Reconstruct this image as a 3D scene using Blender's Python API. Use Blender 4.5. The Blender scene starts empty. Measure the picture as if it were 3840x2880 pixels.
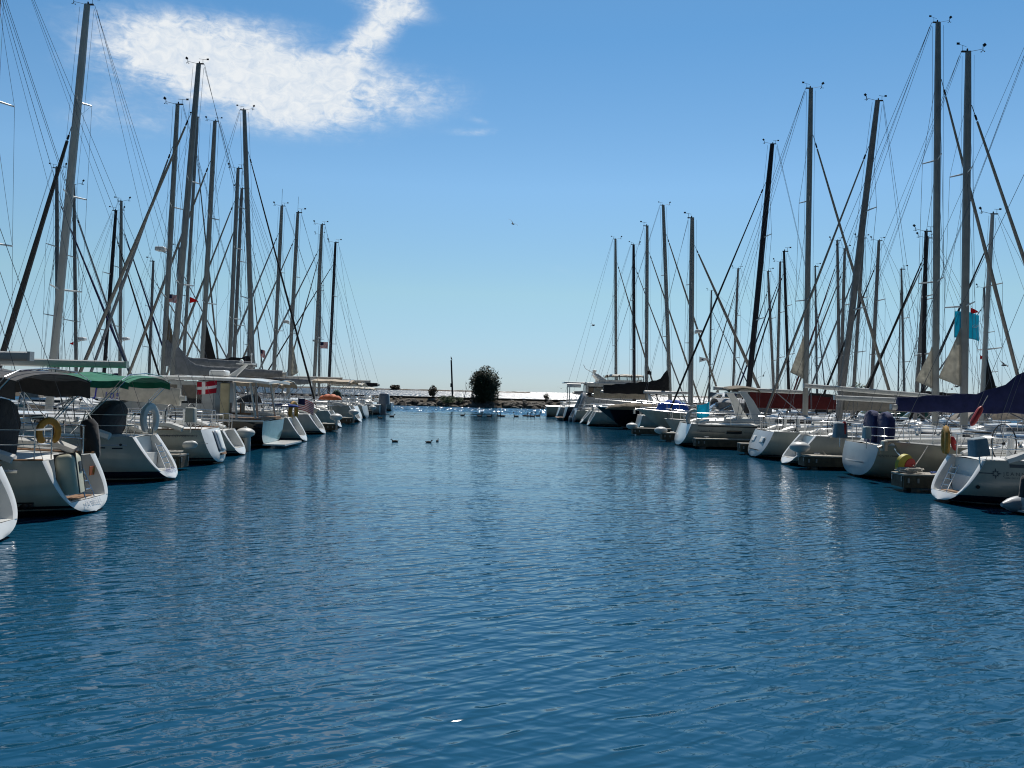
import bpy, math, random
import numpy as np
from mathutils import Vector, Matrix, noise as mnoise
random.seed(7)
sc = bpy.context.scene
col = sc.collection
PI = math.pi
R = math.radians

# ------------------------------------------------------------------ camera
CAMH = 2.8
FPX = 780.0
cam_d = bpy.data.cameras.new('camera')
cam_d.lens = 36.0 * FPX / 1024.0
cam_d.sensor_width = 36.0
cam_d.clip_end = 60000
cam_d.clip_start = 0.1
cam = bpy.data.objects.new('camera', cam_d)
col.objects.link(cam)
CROT = Matrix.Rotation(PI/2 + R(0.54), 3, 'X') @ Matrix.Rotation(R(1.39), 3, 'Z')
cam.matrix_world = Matrix.Translation((0, 0, CAMH)) @ CROT.to_4x4()
sc.camera = cam

def ray(x, y):
    return CROT @ Vector(((x/3.75 - 512)/FPX, -(y/3.75 - 384)/FPX, -1))
def at(x, y, Y):
    d = ray(x, y)
    return Vector((0, 0, CAMH)) + d*(Y/d.y)
def wl(x, y, z=0.0):
    d = ray(x, y)
    return Vector((0, 0, CAMH)) + d*((z - CAMH)/d.z)

# ------------------------------------------------------------------ materials
MATS = {}
def newmat(name):
    m = bpy.data.materials.new(name)
    m.use_nodes = True
    nt = m.node_tree
    b = nt.nodes['Principled BSDF']
    return m, nt, b

def mat(name, color, rough=0.5, metal=0.0, var=0.12, scale=3.0, spec=0.5, bump=0.0, bscale=20.0, coat=0.0, alpha=None, sheen=0.0):
    """a painted / woven / metal surface with large soft tone variation and optional fine bump"""
    if name in MATS: return MATS[name]
    m, nt, b = newmat(name)
    N = nt.nodes.new; Lk = nt.links.new
    tc = N('ShaderNodeTexCoord')
    n = N('ShaderNodeTexNoise'); n.inputs['Scale'].default_value = scale; n.inputs['Detail'].default_value = 5
    Lk(tc.outputs['Object'], n.inputs['Vector'])
    r = N('ShaderNodeValToRGB')
    r.color_ramp.elements[0].position = 0.3; r.color_ramp.elements[1].position = 0.7
    r.color_ramp.elements[0].color = tuple(c*(1-var) for c in color) + (1,)
    r.color_ramp.elements[1].color = tuple(min(1, c*(1+var)) for c in color) + (1,)
    Lk(n.outputs['Fac'], r.inputs['Fac'])
    Lk(r.outputs['Color'], b.inputs['Base Color'])
    b.inputs['Roughness'].default_value = rough
    b.inputs['Metallic'].default_value = metal
    b.inputs['Specular IOR Level'].default_value = spec
    b.inputs['Coat Weight'].default_value = coat
    if sheen: b.inputs['Sheen Weight'].default_value = sheen
    if bump:
        n2 = N('ShaderNodeTexNoise'); n2.inputs['Scale'].default_value = bscale; n2.inputs['Detail'].default_value = 3
        Lk(tc.outputs['Object'], n2.inputs['Vector'])
        bp = N('ShaderNodeBump'); bp.inputs['Strength'].default_value = 1.0; bp.inputs['Distance'].default_value = bump
        Lk(n2.outputs['Fac'], bp.inputs['Height']); Lk(bp.outputs['Normal'], b.inputs['Normal'])
    if alpha is not None:
        b.inputs['Transmission Weight'].default_value = alpha
        b.inputs['IOR'].default_value = 1.05
    MATS[name] = m
    return m

def thin(m, fac):
    """let light through a cloth"""
    nt = m.node_tree; b = nt.nodes['Principled BSDF']; out = nt.nodes['Material Output']
    t = nt.nodes.new('ShaderNodeBsdfTranslucent'); mx = nt.nodes.new('ShaderNodeMixShader'); mx.inputs[0].default_value = fac
    nt.links.new(b.inputs['Base Color'].links[0].from_socket, t.inputs['Color'])
    nt.links.new(b.outputs[0], mx.inputs[1]); nt.links.new(t.outputs[0], mx.inputs[2]); nt.links.new(mx.outputs[0], out.inputs['Surface'])
    return m
def hullmat(name, color, boot=(0.02, 0.025, 0.05), stripe=None, anti=(0.015, 0.018, 0.022), z0=0.10, z1=0.19, rough=0.22):
    """gelcoat with antifouling below z0, a boot stripe to z1 and an optional sheer stripe (z lo, z hi, colour); waterline stain and runs"""
    if name in MATS: return MATS[name]
    m, nt, b = newmat(name)
    N = nt.nodes.new; Lk = nt.links.new
    tc = N('ShaderNodeTexCoord'); sp = N('ShaderNodeSeparateXYZ'); Lk(tc.outputs['Object'], sp.inputs[0])
    n = N('ShaderNodeTexNoise'); n.inputs['Scale'].default_value = 1.3; n.inputs['Detail'].default_value = 6
    mp = N('ShaderNodeMapping'); mp.inputs['Scale'].default_value = (2.5, 2.5, 0.5)
    Lk(tc.outputs['Object'], mp.inputs[0]); Lk(mp.outputs[0], n.inputs['Vector'])
    r = N('ShaderNodeValToRGB')
    r.color_ramp.elements[0].position = 0.32; r.color_ramp.elements[1].position = 0.68
    r.color_ramp.elements[0].color = tuple(c*0.86 for c in color) + (1,)
    r.color_ramp.elements[1].color = tuple(min(1, c*1.04) for c in color) + (1,)
    Lk(n.outputs['Fac'], r.inputs['Fac'])
    cur = r.outputs['Color']
    def band(lo, hi, c, cur):
        a = N('ShaderNodeMath'); a.operation = 'GREATER_THAN'; a.inputs[1].default_value = lo; Lk(sp.outputs['Z'], a.inputs[0])
        d = N('ShaderNodeMath'); d.operation = 'LESS_THAN'; d.inputs[1].default_value = hi; Lk(sp.outputs['Z'], d.inputs[0])
        e = N('ShaderNodeMath'); e.operation = 'MULTIPLY'; Lk(a.outputs[0], e.inputs[0]); Lk(d.outputs[0], e.inputs[1])
        mx = N('ShaderNodeMix'); mx.data_type = 'RGBA'; Lk(e.outputs[0], mx.inputs['Factor']); Lk(cur, mx.inputs[6])
        mx.inputs[7].default_value = tuple(c) + (1,)
        return mx.outputs[2]
    # yellowish scum just over the stripe, broken up by noise
    mr = N('ShaderNodeMapRange'); mr.inputs['From Min'].default_value = z1; mr.inputs['From Max'].default_value = z1 + 0.3
    mr.inputs['To Min'].default_value = 0.55; mr.inputs['To Max'].default_value = 0.0; Lk(sp.outputs['Z'], mr.inputs['Value'])
    ml = N('ShaderNodeMath'); ml.operation = 'MULTIPLY'; Lk(mr.outputs[0], ml.inputs[0]); Lk(n.outputs['Fac'], ml.inputs[1])
    mx = N('ShaderNodeMix'); mx.data_type = 'RGBA'; Lk(ml.outputs[0], mx.inputs['Factor']); Lk(cur, mx.inputs[6])
    mx.inputs[7].default_value = (color[0]*0.62, color[1]*0.56, color[2]*0.42, 1); cur = mx.outputs[2]
    cur = band(-5, z0, anti, cur)
    if boot: cur = band(z0 + 0.035, z1, boot, cur)
    if stripe: cur = band(stripe[0], stripe[1], stripe[2], cur)
    Lk(cur, b.inputs['Base Color'])
    b.inputs['Roughness'].default_value = rough
    b.inputs['Coat Weight'].default_value = 0.3
    MATS[name] = m
    return m

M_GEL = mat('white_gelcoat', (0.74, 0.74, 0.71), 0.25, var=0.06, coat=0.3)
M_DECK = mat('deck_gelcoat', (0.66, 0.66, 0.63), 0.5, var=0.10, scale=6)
M_GREYGEL = mat('grey_gelcoat', (0.42, 0.45, 0.46), 0.3, var=0.08)
M_TEAK = mat('teak', (0.22, 0.12, 0.06), 0.6, var=0.3, scale=12)
M_ALU = mat('mast_aluminium', (0.33, 0.33, 0.31), 0.42, metal=0.25, var=0.14, scale=2.0)
M_ALU2 = mat('mast_white_paint', (0.52, 0.52, 0.49), 0.35, var=0.10, scale=2.0)
M_ALU3 = mat('mast_weathered', (0.25, 0.24, 0.23), 0.5, metal=0.2, var=0.2, scale=2.0)
M_BLACKMAST = mat('mast_carbon', (0.018, 0.016, 0.022), 0.4, var=0.2)
M_STEEL = mat('stainless_tube', (0.62, 0.62, 0.62), 0.16, metal=1.0, var=0.08, scale=8)
M_WIRE = mat('wire_rope', (0.16, 0.16, 0.17), 0.45, metal=0.4, var=0.1)
M_BLACKWIRE = mat('black_rope', (0.015, 0.015, 0.018), 0.7, var=0.1)
M_ROPE = mat('white_rope', (0.45, 0.43, 0.38), 0.85, var=0.2, scale=30)
M_YROPE = mat('yellow_rope', (0.55, 0.38, 0.06), 0.85, var=0.2, scale=30)
M_BLACK = mat('black_plastic', (0.012, 0.012, 0.014), 0.45, var=0.2)
M_GLASS = mat('tinted_window', (0.015, 0.017, 0.02), 0.06, var=0.1, spec=0.8)
M_CLEAR = mat('clear_vinyl', (0.75, 0.8, 0.8), 0.12, var=0.05, alpha=0.85)
M_FENDER = mat('bumper_vinyl', (0.55, 0.55, 0.52), 0.4, var=0.12)
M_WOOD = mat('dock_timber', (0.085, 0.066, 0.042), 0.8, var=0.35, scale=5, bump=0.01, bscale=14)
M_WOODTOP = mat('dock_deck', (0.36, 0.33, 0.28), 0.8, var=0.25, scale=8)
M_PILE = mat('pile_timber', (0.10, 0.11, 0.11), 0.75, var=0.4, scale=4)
M_RUBBER = mat('rubber', (0.03, 0.03, 0.032), 0.7, var=0.2)
M_RED = mat('red_vinyl', (0.42, 0.03, 0.03), 0.5, var=0.15)
M_ORANGE = mat('orange_cloth', (0.52, 0.13, 0.045), 0.7, var=0.15)
M_YELLOW = mat('mustard_cloth', (0.36, 0.20, 0.035), 0.75, var=0.2, scale=8)

def cloth(name, c, var=0.18):
    return mat('cloth_' + name, c, 0.85, var=var, scale=4, bump=0.03, bscale=5, sheen=0.2, spec=0.25)
C_BLACK = cloth('black', (0.022, 0.021, 0.022))
C_CHAR = cloth('charcoal', (0.055, 0.052, 0.05))
C_GREEN = cloth('green', (0.008, 0.15, 0.082))
C_DKGREEN = cloth('dark_green', (0.012, 0.07, 0.06))
C_NAVY = cloth('navy', (0.016, 0.022, 0.09))
C_BLUE = cloth('blue', (0.012, 0.05, 0.26))
C_BURG = cloth('burgundy', (0.12, 0.016, 0.016))
C_BEIGE = cloth('beige', (0.46, 0.38, 0.28))
C_GREYB = cloth('taupe', (0.27, 0.245, 0.21))
C_GREY = cloth('grey', (0.24, 0.25, 0.26))
C_CREAM = cloth('cream', (0.56, 0.52, 0.44))
C_OLIVE = cloth('olive', (0.16, 0.13, 0.085))
C_CYAN = cloth('cyan', (0.06, 0.52, 0.66), 0.1)
C_WHITE = cloth('white', (0.7, 0.7, 0.67))
C_RED = cloth('red', (0.5, 0.02, 0.03), 0.1)
C_SAIL = cloth('sail', (0.56, 0.54, 0.48))
for m_ in (C_CYAN, C_RED, C_SAIL): thin(m_, 0.6)

# ------------------------------------------------------------------ mesh builder
class MB:
    def __init__(s): s.v = []; s.f = []
    def add(s, vs, fs):
        o = len(s.v); s.v += [tuple(p) for p in vs]; s.f += [tuple(i+o for i in q) for q in fs]; return s
    def box(s, c, d, rz=0.0, M=None):
        x, y, z = d[0]/2, d[1]/2, d[2]/2
        vs = [Vector((a*x, b*y, e*z)) for e in (-1, 1) for a, b in ((-1,-1),(1,-1),(1,1),(-1,1))]
        if rz: vs = [Matrix.Rotation(rz, 3, 'Z') @ p for p in vs]
        if M: vs = [M @ p for p in vs]
        vs = [p + Vector(c) for p in vs]
        return s.add(vs, [(3,2,1,0),(4,5,6,7),(0,1,5,4),(1,2,6,5),(2,3,7,6),(3,0,4,7)])
    def rbox(s, c, d, r=0.04, n=3, taper=1.0):
        """box rounded in plan and at the top edge"""
        rings = []
        hx, hy, hz = d[0]/2, d[1]/2, d[2]/2
        r = min(r, hx*0.95, hy*0.95, hz*0.95)
        prof = [(-hz, 0.0)] + [(-hz + 0.001, 0.0)] + [(hz - r + r*math.sin(a), r*(1-math.cos(a))) for a in [k*PI/2/n for k in range(n+1)]]
        for z, ins in prof:
            ring = []
            tp = 1 + (taper-1)*(z+hz)/(2*hz)
            for (sx, sy, a0) in ((1,1,0),(-1,1,PI/2),(-1,-1,PI),(1,-1,1.5*PI)):
                for k in range(n+1):
                    a = a0 + k*PI/2/n
                    rr = max(r - ins, 0.0005)
                    ring.append((c[0] + tp*(sx*(hx-r) + rr*math.cos(a)), c[1] + tp*(sy*(hy-r) + rr*math.sin(a)), c[2] + z))
            rings.append(ring)
        return s.loft(rings, True, True)
    def loft(s, rings, closed=True, cap=False):
        n = len(rings[0]); vs = [p for r in rings for p in r]; fs = []
        for i in range(len(rings)-1):
            for j in range(n if closed else n-1):
                k = (j+1) % n
                fs.append((i*n+j, i*n+k, (i+1)*n+k, (i+1)*n+j))
        if cap:
            fs.append(tuple(reversed(range(n)))); b = (len(rings)-1)*n; fs.append(tuple(b+j for j in range(n)))
        return s.add(vs, fs)
    def tube(s, pts, r, n=6, cap=True, flat=1.0, up=None):
        pts = [Vector(p) for p in pts]
        rs = r if isinstance(r, (list, tuple)) else [r]*len(pts)
        rings = []; a = None
        for i, p in enumerate(pts):
            t = (pts[min(i+1, len(pts)-1)] - pts[max(i-1, 0)])
            if t.length < 1e-9: t = Vector((0,0,1))
            t.normalize()
            if a is None:
                ref = Vector(up) if up else (Vector((0,0,1)) if abs(t.z) < 0.9 else Vector((1,0,0)))
                a = ref - t*ref.dot(t); a.normalize()
            else:
                a = a - t*a.dot(t)
                if a.length < 1e-6: a = t.orthogonal()
                a.normalize()
            b = t.cross(a)
            rings.append([p + a*(rs[i]*math.cos(2*PI*k/n)) + b*(rs[i]*flat*math.sin(2*PI*k/n)) for k in range(n)])
        return s.loft(rings, True, cap)
    def ell(s, c, r, nu=10, nv=7, M=None, fn=None):
        rings = []
        for i in range(nv+1):
            th = PI*i/nv; ring = []
            for j in range(nu):
                ph = 2*PI*j/nu
                p = Vector((r[0]*math.sin(th)*math.cos(ph), r[1]*math.sin(th)*math.sin(ph), -r[2]*math.cos(th)))
                if fn: p = fn(p)
                if M: p = M @ p
                ring.append(p + Vector(c))
            rings.append(ring)
        return s.loft(rings, True, False)
    def ring(s, c, R_, r, nu=24, nv=6, M=None, sx=1.0, sy=1.0):
        pts = []
        for i in range(nu):
            a = 2*PI*i/nu; ring = []
            for j in range(nv):
                b = 2*PI*j/nv
                p = Vector(((R_*sx + r*math.cos(b))*math.cos(a), (R_*sy + r*math.cos(b))*math.sin(a), r*math.sin(b)))
                if M: p = M @ p
                ring.append(p + Vector(c))
            pts.append(ring)
        pts.append(pts[0])
        return s.loft(pts, True, False)
    def build(s, name, m, parent=None, smooth=True, ang=35, loc=None, rz=None):
        me = bpy.data.meshes.new(name)
        me.from_pydata([tuple(p) for p in s.v], [], s.f)
        me.validate()
        me.materials.append(m)
        if smooth and len(me.polygons):
            me.polygons.foreach_set('use_smooth', [True]*len(me.polygons))
            me.set_sharp_from_angle(angle=R(ang))
        o = bpy.data.objects.new(name, me); col.objects.link(o)
        if parent: o.parent = parent
        if loc is not None: o.location = loc
        if rz is not None: o.rotation_euler = (0, 0, rz)
        return o

def tag(o, label=None, cat=None, group=None, kind=None):
    if label: o['label'] = label
    if cat: o['category'] = cat
    if group: o['group'] = group
    if kind: o['kind'] = kind
    return o
def empty(name, loc, rz=0.0):
    o = bpy.data.objects.new(name, None); col.objects.link(o)
    o.empty_display_size = 0.3
    o.location = loc; o.rotation_euler = (0, 0, rz)
    return o
def smooth01(t): t = max(0.0, min(1.0, t)); return t*t*(3-2*t)
def lerp(a, b, t): return a + (b-a)*t
def text_geo(s, size, shear=0.0, spacing=1.0):
    cu = bpy.data.curves.new('lettering', 'FONT'); cu.body = s; cu.size = size; cu.shear = shear; cu.space_character = spacing
    cu.resolution_u = 3
    ob = bpy.data.objects.new('lettering', cu); col.objects.link(ob)
    bpy.context.view_layer.update()
    me = bpy.data.meshes.new_from_object(ob)
    vs = [v.co.copy() for v in me.vertices]; fs = [tuple(p.vertices) for p in me.polygons]
    bpy.data.objects.remove(ob); bpy.data.curves.remove(cu); bpy.data.meshes.remove(me)
    return vs, fs

# ------------------------------------------------------------------ world: sky and thin cloud
SUN_EL, SUN_AZ = 58.0, 10.0
wd = bpy.data.worlds.new("World"); sc.world = wd; wd.use_nodes = True
nt = wd.node_tree; N = nt.nodes.new; Lk = nt.links.new
bg = nt.nodes['Background']; bg.inputs[1].default_value = 0.097
sky = N('ShaderNodeTexSky'); sky.sky_type = 'NISHITA'; sky.sun_disc = False
sky.sun_elevation = R(SUN_EL); sky.sun_rotation = R(SUN_AZ)
sky.air_density = 0.75; sky.dust_density = 0.15; sky.ozone_density = 4.0
tc = N('ShaderNodeTexCoord'); sp = N('ShaderNodeSeparateXYZ'); Lk(tc.outputs['Generated'], sp.inputs[0])
def M2(op, a, b=None, c=None, clamp=False):
    n = N('ShaderNodeMath'); n.operation = op; n.use_clamp = clamp
    for i, x in enumerate((a, b, c)):
        if x is None: continue
        if isinstance(x, (int, float)): n.inputs[i].default_value = x
        else: Lk(x, n.inputs[i])
    return n.outputs[0]
az = M2('MULTIPLY', M2('ARCTAN2', sp.outputs['X'], sp.outputs['Y']), 57.2958)
el = M2('MULTIPLY', M2('ARCSINE', sp.outputs['Z']), 57.2958)
tint = N('ShaderNodeValToRGB')
tint.color_ramp.elements[0].position = 0.0; tint.color_ramp.elements[0].color = (0.655, 0.765, 0.93, 1)
tint.color_ramp.elements[1].position = 0.408; tint.color_ramp.elements[1].color = (0.847, 1.33, 1.357, 1)
for p_, c_ in ((0.025, (0.73, 0.80, 0.907)), (0.118, (1.12, 1.19, 0.975)), (0.243, (1.22, 1.45, 1.32))):
    e_ = tint.color_ramp.elements.new(p_); e_.color = c_ + (1,)
Lk(M2('DIVIDE', el, 60.0, clamp=True), tint.inputs['Fac'])
mt = N('ShaderNodeMix'); mt.data_type = 'RGBA'; mt.blend_type = 'MULTIPLY'; mt.inputs['Factor'].default_value = 1.0
Lk(sky.outputs[0], mt.inputs[6]); Lk(tint.outputs[0], mt.inputs[7])
# the half of the sky away from the sun is darker
bk = N('ShaderNodeMapRange'); bk.interpolation_type = 'SMOOTHSTEP'; bk.inputs['From Min'].default_value = -0.6; bk.inputs['From Max'].default_value = 0.55
bk.inputs['To Min'].default_value = 0.20; bk.inputs['To Max'].default_value = 1.0; Lk(sp.outputs['Y'], bk.inputs['Value'])
mb_ = N('ShaderNodeVectorMath'); mb_.operation = 'SCALE'; Lk(mt.outputs[2], mb_.inputs[0]); Lk(bk.outputs[0], mb_.inputs['Scale'])
cv = N('ShaderNodeCombineXYZ'); Lk(az, cv.inputs[0]); Lk(el, cv.inputs[1])
def ellipse(px, py, rx, ry, rot, w):
    d = ray(px, py); a0 = math.degrees(math.atan2(d.x, d.y)); e0 = math.degrees(math.asin(d.normalized().z))
    k = 0.0172
    dx = M2('SUBTRACT', az, a0); dy = M2('SUBTRACT', el, e0)
    c, s_ = math.cos(R(rot)), math.sin(R(rot))
    u = M2('DIVIDE', M2('ADD', M2('MULTIPLY', dx, c), M2('MULTIPLY', dy, s_)), rx*k)
    v = M2('DIVIDE', M2('SUBTRACT', M2('MULTIPLY', dy, c), M2('MULTIPLY', dx, s_)), ry*k)
    q = M2('ADD', M2('MULTIPLY', u, u), M2('MULTIPLY', v, v))
    return M2('MULTIPLY', M2('POWER', 2.718, M2('MULTIPLY', q, -1.0)), w)
mask = None
for e in [(900, 265, 430, 130, -5, 1.15), (1130, 365, 360, 120, 4, 0.95), (600, 215, 220, 80, 10, 0.9), (1390, 140, 250, 62, 42, 1.05),
          (1440, 15, 210, 40, -8, 0.6), (760, 105, 380, 55, 8, 0.42), (450, 460, 220, 55, 5, 0.34), (1590, 350, 230, 90, 0, 0.34),
          (395, 380, 80, 45, 20, 0.26), (330, 230, 120, 50, 10, 0.14), (1785, 495, 110, 16, 3, 0.42), (1800, 455, 60, 14, -10, 0.25), (2100, 1010, 130, 24, -18, 0.12)]:
    q = ellipse(*e); mask = q if mask is None else M2('ADD', mask, q)
def cnoise(sx, sy, scale, detail, rough, dist=0.0):
    mp = N('ShaderNodeMapping'); mp.inputs['Scale'].default_value = (sx, sy, 1); mp.inputs['Rotation'].default_value = (0, 0, R(-12))
    Lk(cv.outputs[0], mp.inputs[0])
    n = N('ShaderNodeTexNoise'); n.inputs['Scale'].default_value = scale; n.inputs['Detail'].default_value = detail
    n.inputs['Roughness'].default_value = rough; n.inputs['Distortion'].default_value = dist
    Lk(mp.outputs[0], n.inputs['Vector']); return n.outputs['Fac']
n1 = cnoise(0.7, 1.5, 0.28, 9, 0.58, 0.6); n2 = cnoise(0.9, 1.3, 1.15, 6, 0.62, 0.8)
dn = M2('ADD', M2('MULTIPLY', M2('SUBTRACT', n1, 0.5), 2.1), M2('MULTIPLY', M2('SUBTRACT', n2, 0.5), 1.1))
n3 = cnoise(0.55, 2.2, 0.75, 8, 0.65, 1.2)
fib = M2('ADD', 1.0, M2('ADD', dn, M2('MULTIPLY', M2('SUBTRACT', n3, 0.5), 1.3)))
dens = M2('MULTIPLY', mask, M2('MAXIMUM', fib, 0.0))
mr = N('ShaderNodeMapRange'); mr.interpolation_type = 'SMOOTHSTEP'
mr.inputs['From Min'].default_value = 0.06; mr.inputs['From Max'].default_value = 1.15; mr.inputs['To Max'].default_value = 0.95
Lk(dens, mr.inputs['Value'])
ccol = N('ShaderNodeValToRGB')
ccol.color_ramp.elements[0].position = 0.3; ccol.color_ramp.elements[0].color = (6.6, 7.5, 8.6, 1)
ccol.color_ramp.elements[1].position = 0.62; ccol.color_ramp.elements[1].color = (8.9, 9.2, 9.4, 1)
Lk(n2, ccol.inputs['Fac'])
mc = N('ShaderNodeMix'); mc.data_type = 'RGBA'; Lk(mr.outputs[0], mc.inputs['Factor']); Lk(mb_.outputs[0], mc.inputs[6]); Lk(ccol.outputs[0], mc.inputs[7])
Lk(mc.outputs[2], bg.inputs[0])

sl = bpy.data.lights.new('sun', 'SUN'); sl.energy = 4.8; sl.angle = R(0.53); sl.color = (1.0, 0.95, 0.88)
so = bpy.data.objects.new('sun', sl); col.objects.link(so)
sdir = Vector((math.sin(R(SUN_AZ))*math.cos(R(SUN_EL)), math.cos(R(SUN_AZ))*math.cos(R(SUN_EL)), math.sin(R(SUN_EL))))
so.rotation_euler = sdir.to_track_quat('Z', 'Y').to_euler(); so.location = (0, 0, 60)
sc.view_settings.view_transform = 'Standard'; sc.view_settings.look = 'None'; sc.view_settings.exposure = 0.0; sc.view_settings.gamma = 1.0
sc.cycles.use_denoising = True
sc.cycles.max_bounces = 6; sc.cycles.diffuse_bounces = 2; sc.cycles.glossy_bounces = 3; sc.cycles.transmission_bounces = 4
sc.cycles.caustics_reflective = False; sc.cycles.caustics_refractive = False
sc.cycles.sample_clamp_indirect = 6.0
sc.cycles.filter_width = 1.1

# ------------------------------------------------------------------ water
def water_mat(name, lake=False):
    m, nt, b = newmat(name)
    N = nt.nodes.new; Lk = nt.links.new
    tc = N('ShaderNodeTexCoord')
    def nz(scale, sx, sy, detail, rough=0.5, dist=0.0, rot=0.0):
        m0 = N('ShaderNodeMapping'); m0.inputs['Rotation'].default_value = (0, 0, R(rot)); Lk(tc.outputs['Object'], m0.inputs[0])
        mp = N('ShaderNodeMapping'); mp.inputs['Scale'].default_value = (sx, sy, 1)
        Lk(m0.outputs[0], mp.inputs[0])
        n = N('ShaderNodeTexNoise'); n.inputs['Scale'].default_value = scale; n.inputs['Detail'].default_value = detail
        n.inputs['Roughness'].default_value = rough; n.inputs['Distortion'].default_value = dist
        Lk(mp.outputs[0], n.inputs['Vector']); return n.outputs['Fac']
    def mth(op, a, b=None):
        n = N('ShaderNodeMath'); n.operation = op
        for i, x in enumerate((a, b)):
            if x is None: continue
            if isinstance(x, (int, float)): n.inputs[i].default_value = x
            else: Lk(x, n.inputs[i])
        return n.outputs[0]
    def facet(scale, sx, sy, sig, bias, detail=2, seed=0.0):
        """wave facets finer than a pixel: a normal tipped at random, on the whole leaning to the near shore"""
        mp = N('ShaderNodeMapping'); mp.inputs['Scale'].default_value = (sx, sy, 1); mp.inputs['Location'].default_value = (seed, seed, 0)
        Lk(tc.outputs['Object'], mp.inputs[0])
        n = N('ShaderNodeTexNoise'); n.inputs['Scale'].default_value = scale; n.inputs['Detail'].default_value = detail
        Lk(mp.outputs[0], n.inputs['Vector'])
        v1 = N('ShaderNodeVectorMath'); v1.operation = 'SUBTRACT'; Lk(n.outputs['Color'], v1.inputs[0]); v1.inputs[1].default_value = (0.5, 0.5, 0.5)
        v2 = N('ShaderNodeVectorMath'); v2.operation = 'MULTIPLY'; Lk(v1.outputs[0], v2.inputs[0]); v2.inputs[1].default_value = (sig*1.6/0.13, sig/0.13, 0)
        v3 = N('ShaderNodeVectorMath'); v3.operation = 'ADD'; Lk(v2.outputs[0], v3.inputs[0]); v3.inputs[1].default_value = (0.0, -bias, 1)
        v4 = N('ShaderNodeVectorMath'); v4.operation = 'NORMALIZE'; Lk(v3.outputs[0], v4.inputs[0])
        return v4.outputs[0]
    def ridge(x):
        return mth('SUBTRACT', 1.0, mth('ABSOLUTE', mth('SUBTRACT', mth('MULTIPLY', x, 2.0), 1.0)))
    if not lake:
        a = nz(1.0, 0.8, 1.9, 1, 0.5, 0.3, -22)       # chop, crests lying roughly across the view
        c1 = nz(1.0, 2.0, 6.2, 1, 0.42, 0.35, -27)       # two crossing sets of ripples
        c2 = nz(1.0, 3.4, 7.4, 1, 0.42, 0.35, 16)
        d = nz(1.0, 1.7, 4.2, 1, 0.5, 0.4, -24)       # middle waves
        s = nz(1.0, 0.10, 0.28, 2, 0.5, 0.4, -6)      # long undulation
        patch = nz(1.0, 0.035, 0.11, 3, 0.55, 0.6, 4)  # wind patches
        pr = N('ShaderNodeMapRange'); pr.inputs['From Min'].default_value = 0.36; pr.inputs['From Max'].default_value = 0.64
        pr.inputs['To Min'].default_value = 0.55; pr.inputs['To Max'].default_value = 1.25; Lk(patch, pr.inputs['Value'])
        spz = N('ShaderNodeSeparateXYZ'); Lk(tc.outputs['Object'], spz.inputs[0])
        shel = N('ShaderNodeMapRange'); shel.interpolation_type = 'SMOOTHSTEP'; shel.inputs['From Min'].default_value = 6; shel.inputs['From Max'].default_value = 30
        shel.inputs['To Min'].default_value = 1.0; shel.inputs['To Max'].default_value = 0.34; Lk(spz.outputs['Y'], shel.inputs['Value'])
        amp = mth('MULTIPLY', pr.outputs[0], shel.outputs[0])
        h = mth('ADD', mth('MULTIPLY', a, 0.024), mth('ADD', mth('MULTIPLY', c1, 0.0225), mth('MULTIPLY', c2, 0.014)))
        h = mth('ADD', h, mth('MULTIPLY', mth('POWER', c1, 3.0), 0.018))
        h = mth('ADD', h, mth('MULTIPLY', d, 0.019))
        h = mth('MULTIPLY', h, amp)
        h = mth('ADD', h, mth('MULTIPLY', s, 0.05))
        b.inputs['Base Color'].default_value = (0.005, 0.056, 0.108, 1)
        bp = N('ShaderNodeBump'); bp.inputs['Strength'].default_value = 1.0; bp.inputs['Distance'].default_value = 1.0
        Lk(h, bp.inputs['Height'])
        # breeze ruffling the open end of the basin
        edge = mth('ADD', spz.outputs['Y'], mth('MULTIPLY', mth('SUBTRACT', patch, 0.5), 60.0))
        far = N('ShaderNodeMapRange'); far.interpolation_type = 'SMOOTHSTEP'; far.inputs['From Min'].default_value = 88; far.inputs['From Max'].default_value = 106; Lk(edge, far.inputs['Value'])
        mx = N('ShaderNodeMix'); mx.data_type = 'VECTOR'; Lk(far.outputs[0], mx.inputs['Factor']); Lk(bp.outputs['Normal'], mx.inputs[4])
        Lk(facet(1.0, 3.6, 0.30, 0.20, 0.26), mx.inputs[5])
        nn = N('ShaderNodeVectorMath'); nn.operation = 'NORMALIZE'; Lk(mx.outputs[1], nn.inputs[0])
        Lk(nn.outputs[0], b.inputs['Normal'])
        rr = N('ShaderNodeMapRange'); rr.inputs['To Min'].default_value = 0.07; rr.inputs['To Max'].default_value = 0.12; Lk(far.outputs[0], rr.inputs['Value'])
        Lk(rr.outputs[0], b.inputs['Roughness'])
        b.inputs['IOR'].default_value = 1.52
    else:
        b.inputs['Base Color'].default_value = (0.01, 0.05, 0.09, 1)
        b.inputs['Roughness'].default_value = 0.30
        b.inputs['IOR'].default_value = 1.40
        Lk(facet(1.0, 1.4, 0.12, 0.14, 0.43), b.inputs['Normal'])
    return m
def sheet(name, x0, x1, y0, y1, z, m):
    o = MB().add([(x0,y0,z),(x1,y0,z),(x1,y1,z),(x0,y1,z)], [(0,1,2,3)]).build(name, m, smooth=False)
    return tag(o, kind='structure')
sheet('harbour_water', -260, 260, -40, 133, 0, water_mat('harbour_water'))
sheet('lake_water', -30000, 30000, 133, 45000, -0.02, water_mat('lake_water', True))

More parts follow.
